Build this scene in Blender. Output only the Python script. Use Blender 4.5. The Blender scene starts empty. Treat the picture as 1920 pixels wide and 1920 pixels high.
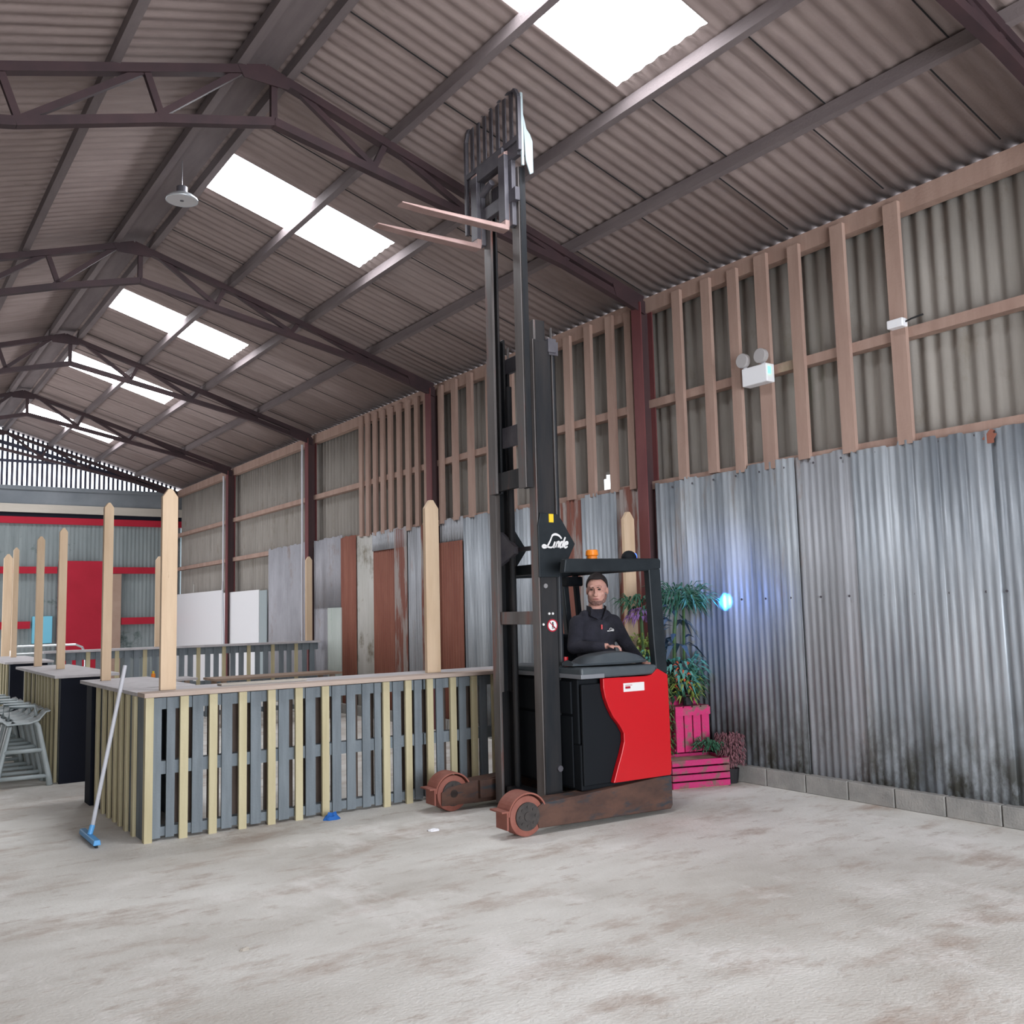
import bpy, bmesh, math, random
from math import sin, cos, pi, radians, sqrt
from mathutils import Vector, Matrix, Euler
random.seed(7)
SC = bpy.context.scene
COL = SC.collection

# ------------------------------------------------------------------ camera
R_EYE = Vector((0, 0, 1.7))
yaw, pitch, roll = .6075, .1033, -.0246
fwd = Vector((sin(yaw) * cos(pitch), cos(yaw) * cos(pitch), sin(pitch)))
rgt = Vector((cos(yaw), -sin(yaw), 0)); upv = rgt.cross(fwd)
r2 = cos(roll) * rgt + sin(roll) * upv; u2 = -sin(roll) * rgt + cos(roll) * upv
camd = bpy.data.cameras.new('camera'); cam = bpy.data.objects.new('camera', camd); COL.objects.link(cam)
M = Matrix((r2, u2, -fwd)).transposed().to_4x4(); M.translation = R_EYE
cam.matrix_world = M
camd.sensor_width = 36; camd.lens = 1792.63 / 1920 * 36; camd.clip_start = .05; camd.clip_end = 200
SC.camera = cam
# ------------------------------------------------------------------ world, light, exposure
wd = bpy.data.worlds.new('world'); SC.world = wd; wd.use_nodes = True
wd.node_tree.nodes['Background'].inputs[0].default_value = (.80, .90, 1.0, 1)
wd.node_tree.nodes['Background'].inputs[1].default_value = 3.0
SC.view_settings.view_transform = 'Standard'; SC.view_settings.look = 'None'
SC.view_settings.gamma = 1; SC.view_settings.use_curve_mapping = False
SC.view_settings.exposure = 0.55
SC.cycles.use_denoising = True
SC.cycles.max_bounces = 8; SC.cycles.diffuse_bounces = 5
SKY_EMIT = 14.0

def area(name, loc, rot, sx, sy, power, col=(1, 1, 1)):
    l = bpy.data.lights.new(name, 'AREA'); l.shape = 'RECTANGLE'; l.size = sx; l.size_y = sy
    l.energy = power; l.color = col
    o = bpy.data.objects.new(name, l); o.location = loc; o.rotation_euler = rot; COL.objects.link(o)
    return o
# daylight through the big open door behind the photographer
area('door_daylight', (2.0, -5.9, 2.0), (radians(80), 0, 0), 7.0, 3.6, 700, (.95, .96, 1.0))
# added fill lamp, unseen, inside the closed left wall to brighten the far end
area('far_end_fill', (-1.40, 20.5, 1.9), (0, radians(-90), 0), 3.2, 6.0, 190, (.95, .96, 1.0))

W, RX, HR, HE, Y0, L = 7.284, 2.85, 6.553, 5.188, 7.758, 4.707
SL = (HE - HR) / (W - RX)
def roofz(x): return HR + SL * abs(x - RX)
YG = Y0 + 4 * L      # far gable
YN = Y0 - 3 * L      # open end behind the camera
XL = 2 * RX - W

# ------------------------------------------------------------------ materials
def mat(name, col, rough=.7, metal=0., col2=None, scale=(3, 3, 3), detail=4, lo=.35, hi=.65, bump=0., bscale=30, spec=None, dirt=None, emit=None, estr=0):
    m = bpy.data.materials.new(name); m.use_nodes = True; nt = m.node_tree; N = nt.nodes; K = nt.links
    b = N['Principled BSDF']; b.inputs['Roughness'].default_value = rough; b.inputs['Metallic'].default_value = metal
    if spec is not None: b.inputs['Specular IOR Level'].default_value = spec
    b.inputs['Base Color'].default_value = (*col, 1)
    geo = None
    def pos(sc):
        nonlocal geo
        geo = geo or N.new('ShaderNodeNewGeometry')
        mp = N.new('ShaderNodeMapping'); mp.inputs['Scale'].default_value = sc
        K.new(geo.outputs['Position'], mp.inputs[0]); return mp.outputs[0]
    if col2 is not None:
        nz = N.new('ShaderNodeTexNoise'); nz.inputs['Scale'].default_value = 1; nz.inputs['Detail'].default_value = detail
        nz.inputs['Roughness'].default_value = .62
        K.new(pos(scale), nz.inputs[0])
        cr = N.new('ShaderNodeValToRGB'); cr.color_ramp.elements[0].position = lo; cr.color_ramp.elements[1].position = hi
        cr.color_ramp.elements[0].color = (*col, 1); cr.color_ramp.elements[1].color = (*col2, 1)
        K.new(nz.outputs[0], cr.inputs[0]); out = cr.outputs[0]
        for d in (dirt or []):
            dc, dsc, dlo, dhi = d[:4]
            n2 = N.new('ShaderNodeTexNoise'); n2.inputs['Scale'].default_value = 1; n2.inputs['Detail'].default_value = 6; n2.inputs['Roughness'].default_value = .7
            K.new(pos(dsc), n2.inputs[0])
            mr = N.new('ShaderNodeMapRange'); mr.inputs[1].default_value = dlo; mr.inputs[2].default_value = dhi
            K.new(n2.outputs[0], mr.inputs[0]); fac = mr.outputs[0]
            if len(d) > 4:   # only around a height band: (z where full, z where none)
                sx = N.new('ShaderNodeSeparateXYZ'); K.new(geo.outputs['Position'], sx.inputs[0])
                mz = N.new('ShaderNodeMapRange'); mz.inputs[1].default_value = d[5]; mz.inputs[2].default_value = d[4]
                K.new(sx.outputs[2], mz.inputs[0])
                mm = N.new('ShaderNodeMath'); mm.operation = 'MULTIPLY'; K.new(fac, mm.inputs[0]); K.new(mz.outputs[0], mm.inputs[1]); fac = mm.outputs[0]
            mx = N.new('ShaderNodeMix'); mx.data_type = 'RGBA'; K.new(fac, mx.inputs[0]); K.new(out, mx.inputs[6]); mx.inputs[7].default_value = (*dc, 1)
            out = mx.outputs[2]
        K.new(out, b.inputs['Base Color'])
    if bump:
        nb = N.new('ShaderNodeTexNoise'); nb.inputs['Scale'].default_value = bscale; nb.inputs['Detail'].default_value = 5
        g2 = geo or N.new('ShaderNodeNewGeometry'); K.new(g2.outputs['Position'], nb.inputs[0])
        bp = N.new('ShaderNodeBump'); bp.inputs['Strength'].default_value = bump; bp.inputs['Distance'].default_value = .02
        K.new(nb.outputs[0], bp.inputs['Height']); K.new(bp.outputs[0], b.inputs['Normal'])
    if emit is not None:
        b.inputs['Emission Color'].default_value = (*emit, 1); b.inputs['Emission Strength'].default_value = estr
    return m

m_floor = mat('dusty_concrete', (.56, .535, .49), .92, 0, (.785, .775, .735), (.55, .9, 1), 9, .36, .64, .25, 45,
              dirt=[((.43, .345, .29), (.9, 1.9, 1), .52, .70), ((.84, .82, .79), (1.3, .8, 1), .54, .72), ((.45, .38, .33), (3.2, 7, 1), .56, .74), ((.30, .25, .21), (14, 14, 1), .66, .78)])
m_roof = mat('fibre_cement_roof', (.235, .180, .170), .95, 0, (.33, .262, .245), (1.6, 9, 1.6), 6, .3, .7, .1, 60,
             dirt=[((.15, .12, .10), (1.0, 3.5, 1), .62, .85)])
m_clad = mat('fibre_cement_cladding', (.265, .245, .220), .95, 0, (.36, .335, .305), (1, 7, .8), 6, .3, .7, .1, 60,
             dirt=[((.20, .17, .13), (1, 3, 1.4), .58, .8)])
m_galv = mat('galvanised_sheet', (.25, .28, .315), .50, .35, (.53, .575, .62), (1, 4.0, .35), 6, .38, .62, .06, 40,
             dirt=[((.30, .235, .19), (1, 3.2, .5), .60, .76), ((.10, .10, .085), (1, 6, 3), .38, .60, .25, 1.0), ((.70, .74, .78), (1, 11, .5), .62, .80)])
m_galv2 = mat('weathered_galvanised_sheet', (.30, .31, .33), .55, .3, (.48, .50, .54), (1, 6, .5), 6, .34, .66, .06, 40,
              dirt=[((.33, .24, .20), (1, 3.2, .9), .58, .74), ((.13, .12, .11), (1, 6, 3), .50, .68, .0, 1.0)])
m_lilac = mat('grey_painted_sheet', (.30, .30, .33), .65, .1, (.42, .42, .46), (1, 2, .9), 6, .34, .66, .1, 40,
              dirt=[((.27, .22, .20), (1, 2, 1.2), .58, .74)])
m_pale = mat('dirty_white_sheet', (.48, .47, .43), .75, 0, (.60, .59, .56), (1, 3, .6), 5, .34, .66,
             dirt=[((.22, .19, .14), (1, 1.5, 1.5), .56, .70)])
m_green = mat('pale_green_sheet', (.44, .50, .46), .6, 0, (.55, .60, .57), (1, 3, .5), 5, .3, .7, dirt=[((.10, .30, .16), (1, 2.6, .7), .60, .75)])
m_rust = mat('rusted_sheet', (.235, .075, .05), .8, 0, (.31, .12, .08), (1, 6, 1), 6, .3, .7, .15, 50)
m_rustg = mat('rust_and_zinc_sheet', (.24, .09, .065), .8, 0, (.37, .32, .30), (1, 7, .9), 7, .47, .56, .15, 50)
m_batten = mat('rough_sawn_batten', (.33, .215, .175), .9, 0, (.44, .305, .25), (6, 6, .8), 6, .3, .7, .15, 50)
m_purlin = mat('old_timber_purlin', (.135, .108, .112), .9, 0, (.215, .18, .18), (4, .6, 4), 6, .3, .7, .15, 50)
m_steel = mat('dark_red_oxide_steel', (.032, .018, .022), .65, .1, (.06, .030, .034), (3, 3, 3), 5, .3, .7)
m_col = mat('red_oxide_column', (.13, .035, .04), .65, .1, (.19, .06, .06), (4, 4, 1.2), 5, .3, .7)
m_col_shade = mat('shaded_oxide_column', (.05, .03, .035), .65, .1, (.09, .045, .045), (4, 4, 1.2), 5, .3, .7)  # column oxide darkened to paint the shade on the web
m_block = mat('concrete_block', (.24, .24, .23), .95, 0, (.36, .35, .33), (5, 5, 5), 6, .3, .7, .3, 60)
m_greywood = mat('grey_stained_pallet', (.14, .165, .185), .9, 0, (.215, .25, .275), (12, 12, 1.2), 6, .3, .7, .2, 50)
m_back = mat('dark_brown_board', (.075, .055, .045), .9, 0, (.16, .12, .10), (3, 3, 1.0), 5, .3, .7, .1, 50)
m_yelwood = mat('treated_yellow_batten', (.47, .41, .25), .85, 0, (.58, .52, .34), (12, 12, 1.0), 5, .3, .7, .1, 50)
m_post = mat('new_planed_timber', (.60, .43, .28), .75, 0, (.72, .55, .385), (9, 9, 1.0), 5, .3, .7, .05, 50, dirt=[((.38, .22, .12), (7, 7, 4), .70, .78)])
m_ledge = mat('weathered_ledge_board', (.42, .40, .41), .85, 0, (.55, .53, .54), (6, 6, 6), 5, .3, .7, .1, 50)
m_ledgef = mat('ledge_brown_board', (.40, .31, .26), .85, 0, (.52, .43, .37), (1.5, 9, 6), 5, .3, .7, .1, 50)
m_blackpanel = mat('black_board', (.009, .011, .019), .85, spec=.2)
m_black = mat('black_steel', (.012, .016, .020), .45, .1, (.022, .028, .033), (5, 5, 5), 4, .3, .7, spec=.25)
m_black2 = mat('matt_black_plastic', (.006, .008, .011), .7, spec=.2)
m_hood = mat('dark_grey_console', (.055, .068, .08), .5, 0, (.075, .09, .10), (6, 6, 6), 4, .3, .7)
m_band = mat('grey_trim_band', (.20, .21, .23), .4)
m_mast = mat('mast_steel', (.020, .024, .029), .45, .4, (.045, .042, .043), (6, 6, .8), 5, .35, .65, .05, 30, spec=.25, dirt=[((.12, .06, .045), (6, 6, .7), .62, .72)])
m_mastf = mat('lit_rusty_mast_face', (.10, .085, .08), .5, .3, (.17, .16, .16), (6, 6, .7), 5, .35, .65, dirt=[((.20, .08, .06), (6, 6, .7), .55, .66)])  # paler mast steel paints the light on the front faces, rust over it
m_leg = mat('rusty_leg_steel', (.055, .03, .024), .7, .2, (.12, .06, .042), (3, 3, 6), 6, .35, .65, .15, 40, dirt=[((.03, .04, .05), (2.5, 2.5, 9), .52, .62)])
m_wheel = mat('worn_red_polyurethane', (.23, .07, .05), .7, 0, (.30, .11, .08), (8, 8, 8), 4, .3, .7)
m_hub = mat('dark_wheel_hub', (.03, .027, .027), .6, .2, (.07, .06, .055), (20, 20, 20), 4, .3, .7)
m_red = mat('bright_red_paint', (.52, .006, .012), .35, 0, None)
m_redd = mat('crimson_paint', (.34, .006, .022), .85, 0, (.40, .009, .03), (2, 2, 2), 4, .3, .7)
m_white = mat('white_board', (.86, .87, .90), .5)
m_label = mat('white_label', (.75, .74, .74), .5)
m_orange = mat('orange_lens', (.85, .25, .02), .3)
m_yellow = mat('yellow_tag', (.80, .55, .02), .5)
m_fork = mat('worn_fork_steel', (.30, .19, .17), .5, .3, (.42, .29, .27), (5, 5, 5), 5, .3, .7)
m_bluegrey = mat('pale_blue_grey_paint', (.36, .43, .45), .45)
m_darkgrey = mat('carriage_steel', (.075, .07, .085), .5, .3, (.12, .115, .13), (6, 6, 6), 5, .3, .7)
m_chrome = mat('bright_steel', (.5, .5, .52), .3, .8)
m_skin = mat('skin', (.56, .29, .235), .55, 0, (.62, .34, .27), (30, 30, 30), 4, .3, .7)
m_hair = mat('dark_hair', (.018, .012, .012), .8)
m_beard = mat('stubble', (.30, .155, .125), .8, 0, (.13, .07, .06), (90, 90, 90), 4, .4, .6)
m_fleece = mat('black_fleece', (.014, .014, .022), .95, 0, (.028, .028, .042), (14, 14, 14), 5, .3, .7, .5, 120)
m_trouser = mat('dark_trousers', (.02, .02, .025), .9)
m_eye = mat('eye', (.04, .025, .02), .3)
m_lip = mat('lips', (.36, .13, .12), .6)
m_plast = mat('grey_plastic', (.33, .38, .39), .4, 0, (.41, .46, .47), (5, 5, 5), 4, .3, .7)
m_gablesheet = mat('green_grey_sheet', (.17, .20, .205), .8, 0, (.25, .285, .29), (5, 1, .6), 6, .3, .7, dirt=[((.05, .08, .075), (.9, 1, 1.1), .60, .68)])
m_slat = mat('dark_gable_board', (.045, .045, .07), .85)
m_lintel = mat('grey_concrete_panel', (.16, .18, .20), .9, 0, (.23, .25, .27), (1, 1, 1), 5, .3, .7)
m_lighttimber = mat('pale_timber_beam', (.42, .38, .33), .85, 0, (.52, .48, .42), (.8, 4, 4), 5, .3, .7)
m_ply = mat('brown_board', (.33, .22, .17), .85, 0, (.38, .27, .21), (3, 3, 3), 4, .3, .7)
m_bluebox = mat('pale_blue_cloth', (.17, .50, .66), .8)
m_sq = mat('blue_plastic', (.10, .36, .72), .45)
m_blackrubber = mat('black_rubber', (.01, .01, .012), .8)
m_cloth = mat('bright_blue_cloth', (.015, .12, .42), .8)
m_paper = mat('white_paper', (.8, .8, .83), .8)
m_pipe = mat('white_conduit', (.62, .63, .68), .5)
m_alu = mat('aluminium_tube', (.62, .66, .69), .35, .6)
m_pink = mat('pink_painted_crate', (.62, .03, .17), .7, 0, (.23, .13, .12), (9, 9, 9), 6, .50, .60, .2, 50)
m_pink2 = mat('magenta_painted_crate', (.48, .02, .14), .7, 0, (.20, .09, .09), (9, 9, 9), 6, .52, .62, .2, 50)
m_leafa = mat('dark_green_leaf', (.02, .085, .05), .5, 0, (.035, .14, .07), (9, 9, 9), 4, .3, .7)
m_leafb = mat('blue_green_leaf', (.05, .22, .18), .5, 0, (.12, .34, .30), (9, 9, 9), 4, .3, .7)
m_leafc = mat('olive_leaf', (.045, .10, .03), .6, 0, (.08, .15, .04), (9, 9, 9), 4, .3, .7)
m_leafy = mat('yellow_green_leaf', (.20, .26, .05), .6)
m_heather = mat('dusky_pink_heather', (.17, .07, .085), .8, 0, (.25, .11, .13), (20, 20, 20), 4, .3, .7)
m_purple = mat('purple_flower', (.27, .14, .36), .7)
m_orflower = mat('orange_red_flower', (.60, .10, .04), .7)
m_pot = mat('black_pot', (.012, .012, .015), .5)
m_vase = mat('dark_blue_leaf', (.05, .09, .14), .5)
m_table = mat('brown_table_planks', (.28, .20, .15), .8, 0, (.36, .27, .21), (1, 10, 3), 5, .3, .7)
m_cream = mat('pale_grey_lamp_glass', (.42, .40, .40), .4)
m_green_led = mat('green_indicator', (.1, .9, .2), .4, emit=(.1, 1, .25), estr=2.5)
m_blue_led = mat('blue_lamp_lens', (.05, .1, .9), .3, emit=(.05, .15, 1), estr=2.5)
m_lampdisc = mat('lamp_diffuser', (.50, .49, .50), .5)
m_sky = bpy.data.materials.new('skylight_sheet'); m_sky.use_nodes = True
_b = m_sky.node_tree.nodes['Principled BSDF']; _b.inputs['Base Color'].default_value = (.8, .8, .8, 1)
_b.inputs['Emission Color'].default_value = (.93, .955, 1, 1); _b.inputs['Emission Strength'].default_value = SKY_EMIT

# ------------------------------------------------------------------ mesh helpers
class MB:
    def __init__(s): s.v = []; s.f = []
    def add(s, vs, fs):
        n = len(s.v); s.v += [tuple(v) for v in vs]; s.f += [tuple(i + n for i in f) for f in fs]; return s
    def box(s, x0, x1, y0, y1, z0, z1):
        return s.add([(x0, y0, z0), (x1, y0, z0), (x1, y1, z0), (x0, y1, z0), (x0, y0, z1), (x1, y0, z1), (x1, y1, z1), (x0, y1, z1)],
                     [(0, 3, 2, 1), (4, 5, 6, 7), (0, 1, 5, 4), (1, 2, 6, 5), (2, 3, 7, 6), (3, 0, 4, 7)])
    def beam(s, p, q, w, h, up=(0, 0, 1)):
        p = Vector(p); q = Vector(q); d = (q - p).normalized(); u = Vector(up)
        if abs(d.dot(u)) > .98: u = Vector((1, 0, 0))
        a = d.cross(u).normalized() * w / 2; b = a.cross(d).normalized() * h / 2
        vs = [p - a - b, p + a - b, p + a + b, p - a + b, q - a - b, q + a - b, q + a + b, q - a + b]
        return s.add(vs, [(0, 3, 2, 1), (4, 5, 6, 7), (0, 1, 5, 4), (1, 2, 6, 5), (2, 3, 7, 6), (3, 0, 4, 7)])
    def cyl(s, p, q, r, n=12, r2=None):
        p = Vector(p); q = Vector(q); d = (q - p).normalized(); u = Vector((0, 0, 1)) if abs(d.z) < .95 else Vector((1, 0, 0))
        a = d.cross(u).normalized(); b = d.cross(a).normalized(); r2 = r if r2 is None else r2
        vs = [p + (a * cos(2 * pi * i / n) + b * sin(2 * pi * i / n)) * r for i in range(n)] + [q + (a * cos(2 * pi * i / n) + b * sin(2 * pi * i / n)) * r2 for i in range(n)]
        fs = [(i, (i + 1) % n, n + (i + 1) % n, n + i) for i in range(n)] + [tuple(range(n))[::-1], tuple(range(n, 2 * n))]
        return s.add(vs, fs)
    def tube(s, pts, r, n=8):
        pts = [Vector(p) for p in pts]; rings = []
        for i, p in enumerate(pts):
            d = (pts[min(i + 1, len(pts) - 1)] - pts[max(i - 1, 0)]).normalized(); u = Vector((0, 0, 1)) if abs(d.z) < .95 else Vector((1, 0, 0))
            a = d.cross(u).normalized(); b = d.cross(a).normalized(); rr = r[i] if isinstance(r, (list, tuple)) else r
            rings.append([p + (a * cos(2 * pi * k / n) + b * sin(2 * pi * k / n)) * rr for k in range(n)])
        vs = [v for g in rings for v in g]; m = len(pts)
        fs = [(i * n + k, i * n + (k + 1) % n, (i + 1) * n + (k + 1) % n, (i + 1) * n + k) for i in range(m - 1) for k in range(n)]
        fs += [tuple(range(n))[::-1], tuple(range((m - 1) * n, m * n))]
        return s.add(vs, fs)
    def prism(s, poly, dvec):
        n = len(poly); d = Vector(dvec); p = [Vector(v) for v in poly]
        return s.add(p + [v + d for v in p], [(i, (i + 1) % n, n + (i + 1) % n, n + i) for i in range(n)] + [tuple(range(n))[::-1], tuple(range(n, 2 * n))])
    def ell(s, c, r, n=16, m=10, rot=None):
        c = Vector(c); vs = []; fs = []
        for j in range(m + 1):
            th = pi * j / m
            for i in range(n):
                v = Vector((r[0] * sin(th) * cos(2 * pi * i / n), r[1] * sin(th) * sin(2 * pi * i / n), r[2] * cos(th)))
                if rot is not None: v = rot @ v
                vs.append(c + v)
        for j in range(m):
            for i in range(n):
                fs.append((j * n + i, (j + 1) * n + i, (j + 1) * n + (i + 1) % n, j * n + (i + 1) % n))
        return s.add(vs, fs)
    def chain(s, pts, rs, n=14):   # tapered limb of overlapping closed pieces
        for i in range(len(pts) - 1):
            s.cyl(pts[i], pts[i + 1], rs[i], n, rs[i + 1])
        for p, r in zip(pts, rs): s.ell(p, (r, r, r), n, 8)
        return s
    def mesh(s, name, m, off=(0, 0, 0), smooth=False):
        me = bpy.data.meshes.new(name); o = Vector(off)
        me.from_pydata([tuple(Vector(v) - o) for v in s.v], [], s.f)
        bm = bmesh.new(); bm.from_mesh(me); bmesh.ops.remove_doubles(bm, verts=bm.verts, dist=1e-5)
        bmesh.ops.recalc_face_normals(bm, faces=bm.faces); bm.to_mesh(me); bm.free()
        me.materials.append(m)
        if smooth: me.shade_smooth()
        return me
    def build(s, name, m, parent=None, bevel=0, smooth=False, remesh=0, label=None, auto=False):
        off = (0, 0, 0)
        if parent is None:
            xs = [v[0] for v in s.v]; ys = [v[1] for v in s.v]; zs = [v[2] for v in s.v]
            off = ((min(xs) + max(xs)) / 2, (min(ys) + max(ys)) / 2, min(zs))
        me = s.mesh(name, m, off, smooth or auto)
        o = bpy.data.objects.new(name, me); COL.objects.link(o)
        if parent is None: o.location = off
        else: o.parent = parent
        if remesh:
            r = o.modifiers.new('remesh', 'REMESH'); r.mode = 'VOXEL'; r.voxel_size = remesh; r.use_smooth_shade = True
            q = o.modifiers.new('smooth', 'SMOOTH'); q.factor = .5; q.iterations = 3
        if bevel:
            b = o.modifiers.new('bevel', 'BEVEL'); b.width = bevel; b.segments = 2; b.limit_method = 'ANGLE'; b.angle_limit = radians(35)
        if auto:
            e = o.modifiers.new('edge', 'EDGE_SPLIT'); e.split_angle = radians(35)
        if label: o['label'] = label
        return o
def tag(o, label, cat, group=None, kind=None):
    o['label'] = label; o['category'] = cat
    if group: o['group'] = group
    if kind: o['kind'] = kind
    return o
def empty(name, loc, rz=0):
    o = bpy.data.objects.new(name, None); o.location = loc; o.rotation_euler = (0, 0, rz); o.empty_display_size = .2; COL.objects.link(o); return o
def copy_tree(o, parent=None):
    c = o.copy(); COL.objects.link(c); c.parent = parent
    for ch in [x for x in o.children]: copy_tree(ch, c)
    return c
def struct(o, label, cat): return tag(o, label, cat, kind='structure')

def corr(name, m, y0, y1, z0, z1, x, amp=.009, pitch=.076, res=6, parent=None, th=.0015, topj=0., holes=(), zrows=None, jitter=0):
    """corrugated sheet standing in the plane x, ribs running up"""
    n = max(2, int(abs(y1 - y0) / pitch * res)); vs = []; fs = []
    zr = zrows or [z0, z1]; rnd = random.Random(int(y0 * 1000))
    ys = [y0 + (y1 - y0) * i / n for i in range(n + 1)]
    tj = [0] * (n + 1)
    if topj:
        a = 0
        for i in range(n + 1):
            if i % 9 == 0: a = rnd.uniform(-topj, topj)
            tj[i] = a
    for k, z in enumerate(zr):
        for i, y in enumerate(ys):
            vs.append((x + amp * sin(2 * pi * y / pitch), y, z + (tj[i] if k == len(zr) - 1 else 0)))
    for k in range(len(zr) - 1):
        for i in range(n):
            yc = (ys[i] + ys[i + 1]) / 2; zc = (zr[k] + zr[k + 1]) / 2
            if any(((yc - h[0]) / h[2]) ** 2 + ((zc - h[1]) / h[3]) ** 2 < 1 for h in holes): continue
            a = k * (n + 1) + i; fs.append((a, a + 1, a + n + 2, a + n + 1))
    b = MB().add(vs, fs)
    o = b.build(name, m, parent, smooth=True)
    s = o.modifiers.new('thick', 'SOLIDIFY'); s.thickness = th; s.offset = 0
    return o

# ================================================================== THE BARN
struct(MB().box(XL - .3, W + .3, YN - 1, YG + .3, -.12, 0).build('floor', m_floor), 'pale dusty concrete floor of the barn', 'floor')
# --- roof sheets with the openings of the rooflights
RZ = .12   # the sheets lie on purlins above the rafters
PX = [RX, 3.13, 4.10, 4.21, 5.06, W + .28]
pane_y = [(4.58, 5.60), (9.54, 10.48), (14.46, 15.44), (18.40, 19.36), (23.3, 24.3)]
def rooflight_hole(x, y):
    for a, b in pane_y:
        if a < y < b and (3.13 < x < 4.10 or 4.21 < x < 5.06): return True
    return False
def roof_half(name, sgn, label):
    n = int((YG + .2 - YN) / .146 * 6); ys = [YN + (YG + .2 - YN) * i / n for i in range(n + 1)]
    xs = PX if sgn > 0 else [RX, RX - 1.5, RX - 3, XL - .28]
    vs = [(x, y, roofz(x) + RZ + .008 * cos(2 * pi * y / .146)) for x in xs for y in ys]; fs = []
    for k in range(len(xs) - 1):
        for i in range(n):
            if sgn > 0 and rooflight_hole((xs[k] + xs[k + 1]) / 2, (ys[i] + ys[i + 1]) / 2): continue
            a = k * (n + 1) + i; fs.append((a, a + 1, a + n + 2, a + n + 1))
    o = MB().add(vs, fs).build(name, m_roof, smooth=True)
    s = o.modifiers.new('thick', 'SOLIDIFY'); s.thickness = .008; s.offset = 0
    return struct(o, label, 'roof')
rr = roof_half('ceiling', 1, 'brown fibre cement roof slope on the right, with the rooflights in it')
roof_half('ceiling', -1, 'brown fibre cement roof slope on the left of the ridge')
# lapped sheet edges: thin overlapping strips running down the slope
b = MB()
rnd = random.Random(3)
for i in range(32):
    y = YN + .6 + i * 1.035
    for (xa, xb, oo) in ((RX + .25, 4.1, 0), (4.14, 5.3, .3), (5.25, 6.2, -.15), (6.25, W, .1)):
        if any(a - .1 < y + oo < bb + .1 for a, bb in pane_y) and xa < 5: continue
        p = Vector((xa, y + oo, roofz(xa) + RZ - .026)); q = Vector((xb, y + oo, roofz(xb) + RZ - .026)); b.beam(p, q, .010, .006)
b.build('lap_joint', m_blackrubber, None); o = bpy.data.objects['lap_joint']; o.name = 'trim_1'
struct(o, 'thin dark lap joints between the sheets of the right roof slope', 'lap joint')
# rooflight panes
wn = 0
ROWS = ['nearest the camera and cut by the top of the picture', 'second nearest, left of the raised forks', 'third from the camera', 'fourth from the camera', 'farthest from the camera']
for i, (a, bb) in enumerate(pane_y):
    for (xa, xb, wh) in ((3.13, 4.10, 'upper'), (4.21, 5.06, 'lower')):
        wn += 1
        vs = []; n = 42; ys = [a + (bb - a) * j / n for j in range(n + 1)]
        for x in (xa, xb): vs += [(x, y, roofz(x) + RZ + .006 * cos(2 * pi * y / .146)) for y in ys]
        fs = [(j, j + 1, n + 2 + j, n + 1 + j) for j in range(n)]
        o = MB().add(vs, fs).build('window_%d' % wn, m_sky, smooth=True)
        struct(o, 'glowing white %s rooflight sheet, the pair %s' % (wh, ROWS[i]), 'rooflight')

# --- walls
for side, x, sg in (('left', XL - .16, -1),):
    struct(corr('wall_left', m_clad, YN, YG, 0, HE + .05, x, amp=.02, pitch=.146, res=4, th=.008), 'fibre cement wall on the left side', 'wall')
holes = [(8.66, 3.17, .095, .12), (10.13, 3.15, .05, .07), (25.4, 2.50, .05, .2)]
zr = [0, 2.30] + [2.30 + .05 * i for i in range(1, 25)] + [4.3, HE + .055]
struct(corr('wall_right', m_clad, YN, YG, 0, HE, W + .17, amp=.02, pitch=.146, res=6, th=.006, holes=holes, zrows=zr), 'grey-brown fibre cement cladding of the right wall with small holes', 'wall')
# near end: wall with the big door opening the daylight comes through
b = MB(); b.box(XL - .2, XL + .5, YN - .1, YN, 0, 5.2); b.box(W - .9, W + .2, YN - .1, YN, 0, 5.2)
b.prism([(XL - .2, YN - .1, 4.6), (W + .2, YN - .1, 4.6), (W + .2, YN - .1, HE), (RX, YN - .1, HR), (XL - .2, YN - .1, HE)], (0, .1, 0))
struct(b.build('wall_near', m_clad), 'wall round the open door behind the photographer', 'wall')
# baseboards: block plinth on the right
g = empty('baseboard_right', (W, 0, 0)); struct(g, 'row of grey concrete blocks under the corrugated sheets on the right', 'plinth')
k = 0
y = 2.2
while y < YG - .5:
    MB().box(-.10, .12, y, y + .44, 0, .16).build('concrete_block', m_block, g, bevel=.008); y += .45; k += 1

# --- columns at the frames
lab = {-1: 'red oxide steel column outside the right edge', 0: 'dark red steel column between the tall battens, right of the forklift', 1: 'dark red steel column left of the forklift mast, behind the pointed post',
       2: 'dark red steel column with a white conduit, left of the rusty sheets', 3: 'dark steel column rising behind the white board', 4: 'dark steel column in the far right corner of the barn'}
for k in range(-1, 5):
    y = Y0 + k * L; x0 = W - .12 if k < 4 else W - .1
    g = empty('steel_column', (W - .03, y, 0)); h = HE - .08
    tag(g, lab[k], 'column', 'steel columns along the right wall')
    MB().box(-.105, -.09, -.075, .075, .0, h).build('flange', m_col, g); MB().box(.065, .08, -.075, .075, 0, h).build('flange', m_col, g)
    MB().box(-.09, .065, -.006, .006, 0, h).build('web', m_col_shade, g)
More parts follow.
